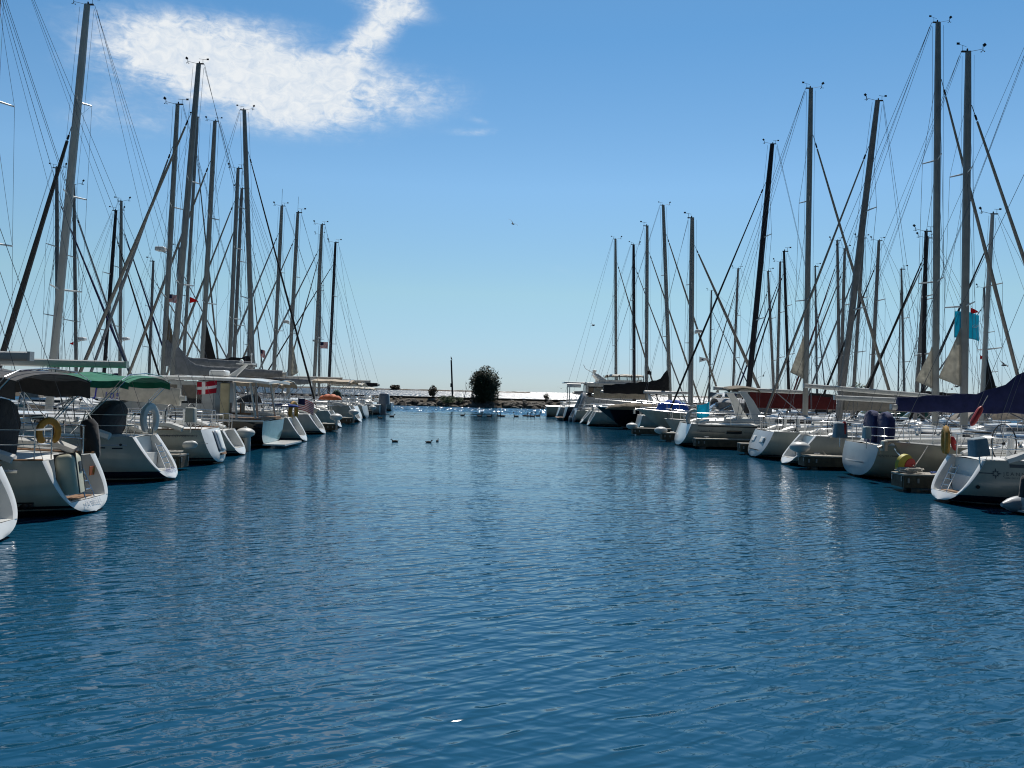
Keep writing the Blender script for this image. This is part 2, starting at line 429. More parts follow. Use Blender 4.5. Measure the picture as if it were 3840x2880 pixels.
# ------------------------------------------------------------------ hulls
class Hull:
    def __init__(s, L=11.5, B=3.6, fs=1.15, fb=1.45, rake=1.1, bowrake=0.9, bs=0.74, z0=0.03, p=2.4, q=1.7, depth=0.42, flare=0.0, bul=0.0):
        s.L, s.B, s.fs, s.fb, s.rake, s.bowrake, s.bs, s.z0, s.p, s.q, s.depth, s.flare, s.bul = L, B, fs, fb, rake, bowrake, bs, z0, p, q, depth, flare, bul
    def beam(s, t):
        h = s.B/2
        if t < 0.42: return h*(s.bs + (1-s.bs)*math.sin(PI/2*t/0.42))
        u = (t-0.42)/0.58
        return h*max(0.0, 1 - u**2.1)**0.95 + 0.015
    def sheer(s, t):
        return lerp(s.fs, s.fb, t**1.3) - 0.10*math.sin(PI*t)*0.6
    def keel(s, t):
        if t < 0.12: return lerp(s.z0, -0.22, smooth01(t/0.12))
        return -0.22 - (s.depth-0.22)*math.sin(PI*(t-0.12)/0.88) + (0.12*t if t > 0.8 else 0)
    def prof(s, k, t=0.0):
        f = min(1.0, t/0.35); p = lerp(max(s.p, 3.3), s.p, f); q = lerp(max(s.q, 2.25), s.q, f)
        return (1-(1-k)**p)**(1/q) if k > 0 else 0.0
    def xs(s, z): return s.rake*(z - s.z0)/(s.fs - s.z0)
    def xb(s, z): return s.L - s.bowrake*(1 - max(0.0, z)/s.fb) - (0.5*max(0.0, -z))
    def y(s, t, z):
        zk, sh = s.keel(t), s.sheer(t)
        k = max(0.0, min(1.0, (z-zk)/(sh-zk)))
        yy = s.beam(t)*s.prof(k, t)
        if s.flare: yy *= 1 - s.flare*(t**1.5)*(1-k)
        return yy
    def pt(s, t, k):
        zk, sh = s.keel(t), s.sheer(t)
        z = zk + (sh-zk)*k
        x0, x1 = s.xs(z), s.xb(z)
        return x0 + t*(x1-x0), s.y(t, z), z
    def t_at(s, x, z):
        x0, x1 = s.xs(z), s.xb(z); return (x-x0)/(x1-x0)
    def side(s, x, z, off=0.0):
        return s.y(max(0.0, min(1.0, s.t_at(x, z))), z) + off
    def gun(s, t, ins=0.0):
        z = s.sheer(t); x0, x1 = s.xs(z), s.xb(z)
        return x0 + t*(x1-x0), max(0.0, s.beam(t)-ins), z
    def deckz(s, x):
        z = s.fs; t = max(0, min(1, (x - s.rake)/(s.L - s.rake))); return s.sheer(t)
    def shell(s, nt=26, nk=12):
        m = MB(); rows = []
        for i in range(nt+1):
            t = (i/nt)**1.15; row = []
            ks = [(j/nk)**1.7 for j in range(nk+1)]
            P = [s.pt(t, k) for k in ks]
            row = [(x, -y, z) for x, y, z in reversed(P)] + [(x, y, z) for x, y, z in P[1:]]
            rows.append(row)
        m.loft(rows, False, False)
        return m
    def deck(s, x_open=None, yi=0.0, nt=22):
        m = MB(); rows = []
        for i in range(nt+1):
            t = i/nt; x, y, z = s.gun(t); z -= 0.012
            rows.append((x, y, z))
        for i in range(nt):
            (xa, ya, za), (xb_, yb, zb) = rows[i], rows[i+1]
            cam_ = 0.04
            m.add([(xa,-ya,za),(xb_,-yb,zb),(xb_,0,zb+cam_*yb),(xa,0,za+cam_*ya),(xa,ya,za),(xb_,yb,zb)], [(0,1,2,3),(3,2,5,4)])
        return m

def flat_transom(h, bulge=0.10, n=12, m_=8, inset=0.0):
    m = MB(); rows = []
    for i in range(n+1):
        k = (i/n)**1.5; z = h.z0 + (h.fs-h.z0)*k; y = h.beam(0)*h.prof(k) - inset; y = max(y, 0.002)
        rows.append([(h.xs(z) - bulge*(1-(abs(j/m_*2-1))**2.2)*min(1, 3*k+.3)*(1 if i < n else .85), y*(1-2*j/m_), z) for j in range(m_+1)])
    m.loft(rows, False, False)
    # top ledge back to the deck
    top = rows[-1]; m.add(list(top) + [(h.rake+0.02, p[1], h.fs-0.004) for p in top], [(j, j+1, m_+1+j+1, m_+1+j) for j in range(m_)])
    return m

def scoop_transom(h, w=0.17, zf=0.30, tread=0.55, back=0.32, ridge=0.06, n=14):
    """reverse transom: a raised U-shaped rim round an open recess with a bathing step and a riser"""
    m = MB(); zt = h.fs
    def yo(z): return max(0.003, h.beam(0)*h.prof((z-h.z0)/(zt-h.z0)))
    # below the opening
    zs = [h.z0 + (zf-h.z0)*(i/6)**1.4 for i in range(7)]
    rows = [[(h.xs(z) - 0.05*(1-abs(j/4-1)**2), yo(z)*(1-j/4.0), z) for j in range(9)] for z in zs]
    m.loft(rows, False, False)
    # rim either side of the opening, slightly rounded
    zz = [zf + (zt-zf)*i/n for i in range(n+1)]
    def yi(z):
        return max(0.05, yo(z) - w*(0.75+0.5*(z-zf)/(zt-zf)))
    for sg in (1, -1):
        rows = []
        for z in zz:
            a, b = yo(z), yi(z)
            rows.append([(h.xs(z) - (0.02 if 0 < f < 1 else 0.0), sg*lerp(a, b, f), z) for f in (0, 0.25, 0.7, 1.0)])
        if sg < 0: rows = [list(reversed(r)) for r in rows]
        m.loft(rows, False, False)
    # stair profile
    x1 = h.xs(zf) + tread; zm = zf + (zt-zf)*0.48; x2 = max(x1 + 0.05, h.xs(zm) + back); x3 = max(x2 + 0.10, h.rake + 0.12)
    prof = [(h.xs(zf), zf), (x1, zf), (x1+0.03, zm), (x2+0.10, zm), (x3, zt-0.02)]
    def xst(z):
        for (xa, za), (xb_, zb) in zip(prof, prof[1:]):
            if zb > za and za <= z <= zb: return lerp(xa, xb_, (z-za)/(zb-za))
        return prof[-1][0]
    rows = []
    for x, z in prof: rows.append([(x, yi(z)*(1-2*j/4.0), z) for j in range(5)])
    m.loft(rows, False, False)
    for sg in (1, -1):
        rows = [[(h.xs(z), sg*yi(z), z), (max(xst(min(z+1e-4, zt)), h.xs(z)), sg*yi(z), z)] for z in zz]
        if sg > 0: rows = [list(reversed(r)) for r in rows]
        m.loft(rows, False, False)
    # top edge to the deck on either side and the bridge behind the recess
    for sg in (1, -1):
        m.add([(h.rake, sg*yo(zt), zt), (h.rake, sg*yi(zt), zt), (x3, sg*yi(zt), zt-0.003), (x3, sg*(h.side(x3, zt-0.02)), zt-0.003)], [(0,1,2,3) if sg > 0 else (3,2,1,0)])
    return m, dict(yi=yi, x1=x1, zm=zm, x2=x2, x3=x3, zf=zf)

def side_text(h, s, x0, z0, size, near, material, parent, name, shear=0.0, spacing=1.0, off=0.006):
    """lettering laid on the hull side that faces the camera; reads along world +X"""
    vs, fs = text_geo(s, size, shear, spacing)
    dirx = -1 if near > 0 else 1
    out = []
    for v in vs:
        x = x0 + dirx*v.x; z = z0 + v.y
        out.append((x, near*(h.side(x, z)+off), z))
    return MB().add(out, fs).build(name, material, parent, smooth=False)

def arc_canopy(x0, x1, w0, w1, z0, z1, rise=0.22, drop=0.10, n=10, sag=0.05, m_=8):
    """fabric stretched over hoops: cambered across, sagging a little between the hoops, with a short valance"""
    rows = []
    for i in range(m_+1):
        f = i/m_; x = lerp(x0, x1, f); w = lerp(w0, w1, f); zc = lerp(z0, z1, f) - sag*math.sin(PI*((f*2) % 1.0)) + (-0.10 if i in (0, m_) else 0)
        row = []
        for j in range(n+1):
            u = -1 + 2*j/n
            row.append((x, u*w, zc + rise*(1-abs(u)**2.6)))
        rows.append([(x, -w-0.01, zc-drop)] + row + [(x, w+0.01, zc-drop)])
    top = MB(); top.loft(rows, False, False)
    # under side, for thickness
    low = [[(p[0], p[1]*0.99, p[2]-0.02) for p in r] for r in rows]
    top.loft([list(reversed(r)) for r in low], False, False)
    return top

def mast_instruments(m, top, aft, r=0.012):
    """masthead crane, light, aerial, wind vane on its rod and cups on a forward arm; aft = local x sign pointing aft"""
    x, y, z = top; n0 = len(m.v); rv = random.random()
    m.box((x + aft*0.12, y, z+0.02), (0.5, 0.10, 0.07))
    m.ell((x + aft*0.05, y, z+0.12), (0.05, 0.05, 0.08), 6, 5)
    m.tube([(x + aft*0.3, y, z), (x + aft*0.3, y, z+0.34)], r, 4)
    m.tube([(x + aft*0.05, y+0.1, z+0.33), (x + aft*0.56, y-0.1, z+0.36)], r*0.9, 4)
    m.box((x + aft*0.60, y-0.1, z+0.39), (0.16, 0.014, 0.12))
    if rv < 0.2: return m
    m.tube([(x - aft*0.1, y, z+0.03), (x - aft*0.7, y, z+0.16), (x - aft*0.78, y, z+0.18)], r, 4)
    m.tube([(x - aft*0.78, y, z+0.05), (x - aft*0.78, y, z+0.32)], r*1.6, 4)
    m.box((x - aft*0.86, y, z+0.40), (0.18, 0.016, 0.16), M=Matrix.Rotation(aft*0.7, 3, 'Y'))
    for k in range(3):
        a = 2*PI*k/3; m.ell((x - aft*0.78 + 0.09*math.cos(a), y + 0.09*math.sin(a), z+0.06), (0.035, 0.035, 0.035), 5, 4)
    k_ = 0.62 + 0.25*random.random()
    m.v = m.v[:n0] + [(x + (a-x)*k_, y + (b-y)*k_, z + (c-z)*k_) for a, b, c in m.v[n0:]]
    return m

# ------------------------------------------------------------------ sailing yachts
def sailboat(X, Y, bow, label, L=11.5, B=3.6, fs=1.15, fb=1.45, rake=1.0, stern='scoop', hull=None, mast=None, mastxy=None, mh=16.0,
             mmat=None, mw=0.26, boom=None, boomz=2.9, boomup=0.0, cover=None, cover_h=0.42, covershape='flat', genoa=None, bimini=None, bimx=(0.6, 3.2), bimz=2.0, bimdrop=0.16, hump=(0.22, 1.0), dodger=None,
             lod=1, spr=(0.36, 0.66), radar=None, wheel=False, rails=True, clew=None, rot=0.0, ladder=False, cabin_h=0.45, wires=True, group=None, twin=False,
             forestay=0.86, gw=0.075, trim=None, bs=0.74, wfac=1.0, whip=False, lazy=False, bmat=None, jib2=None, z0=0.03, inmast=True):
    """X,Y: stern at the waterline in world metres; bow: -1 bow to the left, +1 bow to the right.
    mast = (px base, py base, px top, py top) read at depth Y; mastxy = (local x, lean) instead for masts outside the frame."""
    rz = (PI if bow < 0 else 0.0) + R(rot)
    root = empty('sailboat', (X, Y, 0), rz); tag(root, label, 'sailboat', group)
    near = 1 if bow < 0 else -1
    h = Hull(L, B, fs, fb, rake, bs=bs, z0=z0)
    hm = hull or HULL_W
    trim = trim or M_GEL
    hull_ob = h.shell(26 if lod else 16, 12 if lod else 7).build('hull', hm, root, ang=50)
    info = None
    if stern == 'scoop':
        tm, info = scoop_transom(h)
        tm.build('transom', trim, root, ang=30)
    else:
        flat_transom(h).build('transom', trim, root, ang=30)
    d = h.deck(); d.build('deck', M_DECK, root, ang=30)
    if lod:
        tr = MB()
        for sg in (1, -1):
            pts = []
            for i in range(19):
                x, y, z = h.gun(i/18, 0.03); pts.append((x, sg*y, z+0.012))
            tr.tube(pts, 0.028, 5)
        tr.build('toe_rail', M_TEAK if lod == 2 and B > 3.65 else M_ALU2, root)
    # cabin trunk with a sloping front and rounded edges, and long dark windows
    xa, xb_ = L*0.34, L*0.73
    rows = []; NC = 12
    for i in range(NC+1):
        f = i/NC; x = lerp(xa, xb_, f); zd = h.deckz(x) - 0.03
        w = min(B*0.31, h.side(x, h.deckz(x)-0.02)*0.68)
        hh = cabin_h*(1 - 0.25*f)*(1 - smooth01((f-0.72)/0.28)) + 0.04
        ww = w*(1 - 0.55*smooth01((f-0.6)/0.4))
        rows.append([(x, -ww-0.06, zd), (x, -ww, zd+hh*0.75), (x, -ww*0.86, zd+hh*0.97), (x, 0, zd+hh*1.08), (x, ww*0.86, zd+hh*0.97), (x, ww, zd+hh*0.75), (x, ww+0.06, zd)])
    cb = MB().loft(rows, False, False)
    cb.add(rows[0], [(6,5,4,3,2,1,0)])
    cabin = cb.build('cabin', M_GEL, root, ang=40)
    hw = MB(); x_ = rows[0][3][0]
    hw.box((x_-0.012, 0, rows[0][3][2]-0.22*cabin_h-0.10), (0.02, 0.62, 0.34*cabin_h+0.16)); hw.box((x_+0.45, 0, rows[2][3][2]+0.03), (0.8, 0.66, 0.05)); hw.build('companionway', M_GLASS, cabin)
    if True:
        for sg in (1, -1):
            wv = []
            for i in range(2, 8):
                a, b = (rows[i][5], rows[i][6]) if sg > 0 else (rows[i][1], rows[i][0])
                wv.append([(b[0], lerp(b[1], a[1], 0.9) + sg*0.006, lerp(b[2], a[2], 0.92)), (b[0], lerp(b[1], a[1], 0.45) + sg*0.012, lerp(b[2], a[2], 0.45))])
            MB().loft(wv, False, False).build('cabin_window', M_GLASS, cabin, smooth=False)
    if lod:
        # cockpit coamings and winches
        for sg in (1, -1):
            cm = MB()
            pts = [(rake+0.5, sg*B*0.30, fs+0.02), (rake+0.9, sg*B*0.31, fs+0.16), (xa-0.1, sg*B*0.32, fs+0.26), (xa+0.3, sg*B*0.30, fs+0.24)]
            cm.tube(pts, 0.11, 6)
            cm.build('coaming', M_GEL, root)
        for sg in (1, -1):
            for xx in (xa-0.5, xa-1.3):
                wn = MB(); wn.tube([(xx, sg*B*0.31, fs+0.28), (xx, sg*B*0.31, fs+0.36), (xx, sg*B*0.31, fs+0.44)], [0.075, 0.055, 0.07], 8)
                wn.build('winch', M_STEEL, root)
    # mast
    mm = mmat or M_ALU
    Rm = Matrix.Rotation(-rz, 3, 'Z')
    O = Vector((X, Y, 0))
    if mast:
        b = Rm @ (at(mast[0], mast[1], Y) - O); tpt = Rm @ (at(mast[2], mast[3], Y) - O)
        b.y = tpt.y = 0.0
        k = (tpt.x-b.x)/(tpt.z-b.z)
    else:
        k = mastxy[1]; b = Vector((mastxy[0], 0, 3)); tpt = Vector((b.x + k*(mh-3), 0, mh))
    def mp(z): return Vector((b.x + k*(z-b.z), 0, z))
    zb = h.deckz(mp(1.8).x) + cabin_h*0.8 - 0.1
    mast_top = tpt.z; H = mast_top - zb
    zs = [zb, zb+H*0.3, zb+H*0.6, zb+H*0.86, mast_top]
    mo = MB().tube([mp(z) for z in zs], [mw/2, mw/2, mw/2, mw/2*0.94, mw/2*0.74], 10, True, 0.62, up=(1, 0, 0)).build('mast', mm, root)
    mi = MB(); mast_instruments(mi, mp(mast_top), -1, 0.011 if lod == 2 else 0.014)
    if whip: mi.tube([mp(mast_top) + Vector((0, 0.05, 0)), mp(mast_top+1.4) + Vector((0, 0.05, 0))], 0.012, 4)
    mi.build('wind_instrument', M_BLACK, mo)
    sp_tips = []
    sh_top = mp(zb + H*min(0.97, forestay+0.02))
    for q, f in enumerate(spr):
        c = mp(zb + H*f); wl_ = (1.12 - 0.28*q)*wfac
        for sg in (1, -1):
            tip = c + Vector((-0.25, sg*wl_, 0.06))
            MB().tube([c, tip], [0.045, 0.028], 6, True, 0.5).build('spreader', M_ALU2, mo)
            sp_tips.append((q, sg, tip))
    wr = 0.0068 if Y < 35 else 0.0095
    if wires:
        rg = MB()
        xch = mp(2).x - 0.25
        for sg in (1, -1):
            ych = h.side(xch, h.deckz(xch)-0.03) - 0.06; zc = h.deckz(xch)
            tips = [t for q, s2, t in sp_tips if s2 == sg]
            rg.tube([(xch, sg*ych, zc)] + tips + [sh_top], wr, 4, False)
            if tips:
                rg.tube([(xch, sg*ych*0.95, zc), mp(zb + H*spr[0]) - Vector((0, 0, 0.1))], wr, 4, False)
                if len(tips) > 1: rg.tube([tips[0], mp(zb + H*spr[1])], wr, 4, False)
        # flag halyards and running lines close to the mast
        rg.tube([mp(mast_top-0.1) + Vector((mw*0.8, 0.03, 0)), mp(zb+0.5) + Vector((mw*1.1, 0.05, 0))], wr*0.8, 4, False)
        rg.tube([mp(mast_top-0.2) - Vector((mw*0.8, 0.03, 0)), mp(zb+1.5) - Vector((mw*0.7, 0.05, 0))], wr*0.8, 4, False)
        rg.build('shroud', M_WIRE, root, smooth=False)
        bk = MB()
        topk = mp(mast_top) + Vector((-0.3, 0, 0))
        split = Vector((rake+0.2, 0, fs+0.1)).lerp(topk, 0.28)
        if lod == 2:
            for sg in (1, -1): bk.tube([topk, (rake+0.15, sg*B*bs*0.36, fs)], wr, 4, False)
            bk.tube([topk - Vector((0.1, 0, 0.2)), (rake+0.9, 0.15, fs+0.2)], wr*0.7, 4, False)
        else:
            bk.tube([(rake+0.1, 0.2, fs), topk], wr, 4, False)
        bk.build('backstay', M_WIRE, root, smooth=False)
    fs_top = mp(zb + H*forestay) + Vector((mw*0.5, 0, 0)); fs_bot = Vector((L-0.12, 0, fb+0.05))
    if genoa:
        g = MB()
        a0, a1 = fs_bot.lerp(fs_top, 0.03), fs_bot.lerp(fs_top, 0.95)
        pts, rs = [], []
        for i in range(13):
            f = i/12; pts.append(a0.lerp(a1, f)); rs.append(gw*(0.55 + 0.75*math.sin(PI*min(1, 0.15+0.85*f)**0.8)*0.6 + 0.2*(1-f))*(1+0.06*random.uniform(-1, 1)))
        g.tube(pts, rs, 7)
        g.build('furled_sail', genoa, root)
        st = MB(); st.tube([fs_bot, a0], 0.02, 5); st.ell(fs_bot.lerp(fs_top, 0.018), (0.09, 0.09, 0.07), 8, 5)
        st.tube([a1, fs_top], 0.016, 5); st.tube([fs_bot.lerp(fs_top, 0.955), fs_bot.lerp(fs_top, 0.97)], 0.045, 6)
        st.build('forestay', M_BLACK, root)
    else:
        MB().tube([fs_bot, fs_top], wr*1.3, 4, False).build('forestay', M_WIRE, root, smooth=False)
    # boom, with the sail cover on it
    if boom:
        bz = boomz
        g0 = mp(bz) - Vector((mw*0.4, 0, 0)); g1 = Vector((g0.x-boom, 0, bz + boomup))
        bo = MB(); bo.tube([g0, g0.lerp(g1, 0.04), g0.lerp(g1, 0.5), g1], [0.06, 0.105, 0.115, 0.10], 8, True, 0.72, up=(0, 0, 1))
        bo.box(g1 + Vector((-0.03, 0, 0)), (0.06, 0.16, 0.20))
        bobj = bo.build('boom', bmat or M_ALU2, root)
        tl = MB(); tl.tube([g1 + Vector((0.05, 0, 0.1)), mp(mast_top-0.15) - Vector((0.3, 0, 0))], wr*0.9, 4, False)
        tl.tube([g0.lerp(g1, 0.7) - Vector((0, 0, 0.1)), (g0.lerp(g1, 0.72).x-0.1, 0, fs+0.35)], 0.014, 4)
        tl.tube([g0.lerp(g1, 0.62) - Vector((0, 0, 0.1)), (g0.lerp(g1, 0.68).x-0.1, 0.1, fs+0.35)], 0.014, 4)
        tl.tube([g0.lerp(g1, 0.3) - Vector((0, 0, 0.1)), mp(zb+0.2) - Vector((0.1, 0, 0))], 0.03, 5)
        tl.build('sheet_rope', M_WIRE, bobj, smooth=False)
        if cover:
            rows = []; n = 16
            for i in range(n+1):
                f = i/n; c = g0.lerp(g1, 0.0 + 0.97*f)
                hh = cover_h*(1 - 0.55*f)
                if covershape == 'high': hh = cover_h*(0.75 - 0.4*f) + hump[1]*max(0, (1-f/hump[0]))**1.6
                if covershape == 'stack': hh = cover_h*(1.0 - 0.42*f)
                hh *= 1 + 0.07*math.sin(i*2.1) ; w = 0.15 - 0.05*f + 0.012*math.sin(i*1.3)
                dz = -0.16 + 0.03*math.sin(i*1.7)
                if covershape == 'stack': dz = -0.30
                ring = []
                for (u, v) in ((0, 1.0), (0.35, 0.93), (0.8, 0.62), (1.0, 0.25), (0.8, -0.02), (0.2, -0.06), (-0.2, -0.06), (-0.8, -0.02), (-1.0, 0.25), (-0.8, 0.62), (-0.35, 0.93)):
                    wob = 0.015*math.sin(i*2.9 + v*7 + u*3)
                    ring.append((c.x, (u*w) + wob, c.z + dz + (hh-dz)*max(v, 0) + min(v, 0)*0.3))
                rows.append(ring)
            MB().loft(rows, True, True).build('sail_cover', cover, bobj, ang=60)
    if clew:
        # the clew of the mainsail showing outside the mast slot
        cmat, zc0, zc1, out = clew
        p0 = mp(zc1) - Vector((mw*0.45, 0, 0)); p1 = mp(zc0) - Vector((mw*0.45, 0, 0)); p2 = mp(zc0+0.35) - Vector((mw*0.45+out, 0.06, 0))
        vs, fs_ = [], []
        n = 8
        for i in range(n+1):
            f = i/n; a = p0.lerp(p1, f); b_ = p0.lerp(p2, f)
            for j in range(5):
                q = a.lerp(b_, j/4); q.y += 0.05*math.sin(j*1.4+f*3)*f; vs.append(q)
        for i in range(n):
            for j in range(4): fs_.append((i*5+j, i*5+j+1, i*5+6+j, i*5+5+j))
        cl = MB().add(vs, fs_).build('sail_clew', cmat, root)
        sd = cl.modifiers.new('thickness', 'SOLIDIFY'); sd.thickness = 0.012
    if radar:
        rzz = zb + H*radar
        c = mp(rzz) + Vector((mw/2+0.34, 0, 0))
        ra = MB(); ra.rbox((c.x, c.y, c.z), (0.52, 0.52, 0.22), 0.08); ra.tube([mp(rzz-0.25) + Vector((mw*0.4, 0, 0)), c - Vector((0, 0, 0.11))], 0.03, 5); ra.box(c - Vector((0.1, 0, 0.13)), (0.5, 0.12, 0.03))
        ra.build('radar_dome', M_GEL, mo)
    if rails:
        # stern rail
        rr = 0.0145 if lod == 2 else 0.018
        for sg in (1, -1):
            r_ = MB()
            for zz in (0.62, 0.32):
                pts = [(rake+2.1, sg*(h.side(rake+2.1, fs-0.03)-0.06), fs+zz), (rake+0.4, sg*(h.side(rake+0.4, fs-0.03)-0.07), fs+zz), (rake+0.14, sg*(B*bs/2-0.16), fs+zz), (rake+0.06, sg*B*0.16, fs+zz)]
                r_.tube(pts, rr, 6)
            for xx, yy in ((rake+2.1, h.side(rake+2.1, fs-0.03)-0.06), (rake+1.1, h.side(rake+1.1, fs-0.03)-0.06), (rake+0.22, B*bs/2-0.1), (rake+0.06, B*0.16)):
                r_.tube([(xx, sg*yy, fs-0.01), (xx, sg*yy, fs+0.62)], rr, 6)
            r_.build('stern_rail', M_STEEL, root)
        g = MB(); xs_ = [lerp(rake+2.1, L-1.1, i/5) for i in range(6)]
        for sg in (1, -1):
            P = [(x, sg*(h.side(x, h.deckz(x)-0.03)-0.06), h.deckz(x)) for x in xs_]
            for zz in (0.6, 0.3): g.tube([(x, y, z+zz) for x, y, z in P], 0.006 if Y < 35 else 0.008, 4, False)
            for x, y, z in P[1:]: g.tube([(x, y, z-0.02), (x, y, z+0.62)], 0.013, 5)
        g.build('guard_rail', M_STEEL, root)
        bw = MB()
        for sg in (1, -1):
            x2 = L-1.1; y2 = h.side(x2, h.deckz(x2)-0.03)-0.05; z2 = h.deckz(x2)
            bw.tube([(x2, sg*y2, z2+0.6), (L-0.4, sg*y2*0.45, fb+0.62), (L-0.05, 0, fb+0.64)], 0.0145, 6)
            bw.tube([(L-0.45, sg*y2*0.45, fb-0.02), (L-0.4, sg*y2*0.45, fb+0.62)], 0.0145, 6)
        bw.build('bow_rail', M_STEEL, root)
    if wheel:
        for yy in ((-0.85, 0.85) if twin else (0.0,)):
            xw = rake + 1.05; c = (xw, yy, fs+0.42)
            wh = MB(); My = Matrix.Rotation(PI/2, 3, 'Y') @ Matrix.Identity(3)
            rad = 0.42 if twin else 0.55
            wh.ring(c, rad, 0.018, 28, 6, M=My)
            for k_ in range(5):
                a = 2*PI*k_/5; wh.tube([c, (xw, yy + rad*math.cos(a), c[2] + rad*math.sin(a))], 0.008, 4)
            wh.ell(c, (0.05, 0.05, 0.05), 8, 5)
            wh.build('steering_wheel', M_BLACK if lod == 2 else M_STEEL, root)
            pd = MB(); pd.tube([(xw+0.18, yy, fs-0.1), (xw+0.2, yy, fs+0.45), (xw+0.2, yy, fs+0.62)], [0.11, 0.09, 0.10], 8); pd.tube([(xw+0.1, yy-0.2, fs+0.1), (xw+0.1, yy-0.2, fs+0.72), (xw+0.1, yy+0.2, fs+0.72), (xw+0.1, yy+0.2, fs+0.1)], 0.013, 5)
            pd.build('pedestal', M_GEL, root)
    if dodger:
        xd = xa + 0.15; zd = h.deckz(xd) + cabin_h*0.75; rows = []
        for i in range(7):
            f = i/6; x = xd + 1.35*f - 0.35; w = B*0.30*(1-0.08*f); top = zd + 0.72*(1 - f**2.2) + 0.02
            rows.append([(x + 0.2*(1-abs(u)), u*w, lerp(zd-0.25, top, (1-abs(u)**3.5))) for u in [-1 + 2*j/10 for j in range(11)]])
        dg = MB().loft(rows, False, False).build('spray_hood', dodger, root, ang=60)
        sd = dg.modifiers.new('thickness', 'SOLIDIFY'); sd.thickness = 0.02
        wv = [[(lerp(rows[i][j][0], rows[i][j][0], 0)+0.02, rows[i][j][1]*1.0, rows[i][j][2]+0.012) for j in (4, 5, 6)] for i in (3, 4, 5)]
        MB().loft(wv, False, False).build('hood_window', M_CLEAR, dg)
    if bimini:
        x0, x1 = bimx; w = B*0.40
        bm = arc_canopy(x0, x1, w*0.92, w, fs+bimz-0.04, fs+bimz+0.02, rise=0.16, drop=bimdrop, sag=0.09 if lod == 2 else 0.05, m_=12)
        bm.build('bimini', bimini, root, ang=60)
        bf = MB(); pv = (x0+x1)/2
        for f in (0.04, 0.5, 0.96):
            x = lerp(x0, x1, f); zt = fs+bimz-0.06
            for sg in (1, -1):
                bf.tube([(pv + (f-0.5)*0.35, sg*w*1.02, fs+0.1), (x, sg*w*1.0, zt), (x, sg*w*0.7, zt+0.14), (x, 0, zt+0.2)], 0.0145, 6)
        for sg in (1, -1):
            bf.tube([(x0+0.05, sg*w, fs+bimz-0.1), (x0+0.95, sg*w*1.02, fs+0.62)], 0.0145, 6)
            bf.tube([(x1-0.05, sg*w, fs+bimz-0.1), (x1-0.8, sg*w*1.02, fs+0.62)], 0.0145, 6)
        bf.build('bimini_frame', M_STEEL, root)
    if ladder and info:
        ld = MB(); zf = info['zf']; y0 = -0.1*near
        for dy in (-0.17, 0.17):
            ld.tube([(h.xs(zf)+0.02, y0+dy, zf-0.02), (h.xs(zf)+0.06, y0+dy, zf+0.1), (h.xs(zf)+0.36, y0+dy, zf+0.75)], 0.014, 6)
        for q in range(4):
            f = 0.12 + 0.25*q; p = Vector((h.xs(zf)+0.06, 0, zf+0.1)).lerp(Vector((h.xs(zf)+0.36, 0, zf+0.75)), f)
            ld.tube([(p.x, y0-0.17, p.z), (p.x, y0+0.17, p.z)], 0.014, 6)
        ld.build('swim_ladder', M_STEEL, root)
    if lazy and boom:
        lz = MB()
        for f in (0.3, 0.55, 0.8):
            for sg in (1, -1):
                lz.tube([g0.lerp(g1, f) + Vector((0, sg*0.12, 0.05)), mp(zb+H*0.58) + Vector((0, sg*0.15, 0))], wr*0.7, 3, False)
        lz.build('lazy_jack', M_WIRE, root, smooth=False)
    root_h = h
    return root, h, near, info, dict(mp=mp, zb=zb, H=H, rz=rz, O=O, tips=sp_tips)
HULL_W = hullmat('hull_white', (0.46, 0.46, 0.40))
HULL_W2 = hullmat('hull_cream', (0.46, 0.45, 0.375), boot=(0.01, 0.012, 0.02), z0=0.14, z1=0.24)
HULL_W3 = hullmat('hull_white_navy_boot', (0.46, 0.46, 0.40), boot=(0.012, 0.014, 0.03), z0=0.07, z1=0.30)
HULL_G = hullmat('hull_grey', (0.40, 0.41, 0.40), boot=(0.05, 0.05, 0.06))
HULL_OL = hullmat('hull_stone', (0.36, 0.36, 0.29), boot=None, z0=0.06)
HULL_BK = hullmat('hull_black', (0.008, 0.009, 0.014), boot=(0.5, 0.5, 0.5), z0=0.05, z1=0.14, rough=0.06)
HULL_NV = hullmat('hull_navy', (0.010, 0.014, 0.035), boot=(0.5, 0.5, 0.5), z0=0.05, z1=0.12, rough=0.08)
HULL_MINT = hullmat('hull_pale_green', (0.42, 0.47, 0.40), boot=None, z0=0.04)
def local_to_world(o, p):
    return Matrix.Translation(o.location) @ Matrix.Rotation(o.rotation_euler.z, 4, 'Z') @ Vector(p)

# ================================================================== LEFT ROW (sterns toward the fairway)
def SX(px, Y): return at(px, 1600, Y).x      # world X of an image column at depth Y (ignores roll; fine near the waterline)

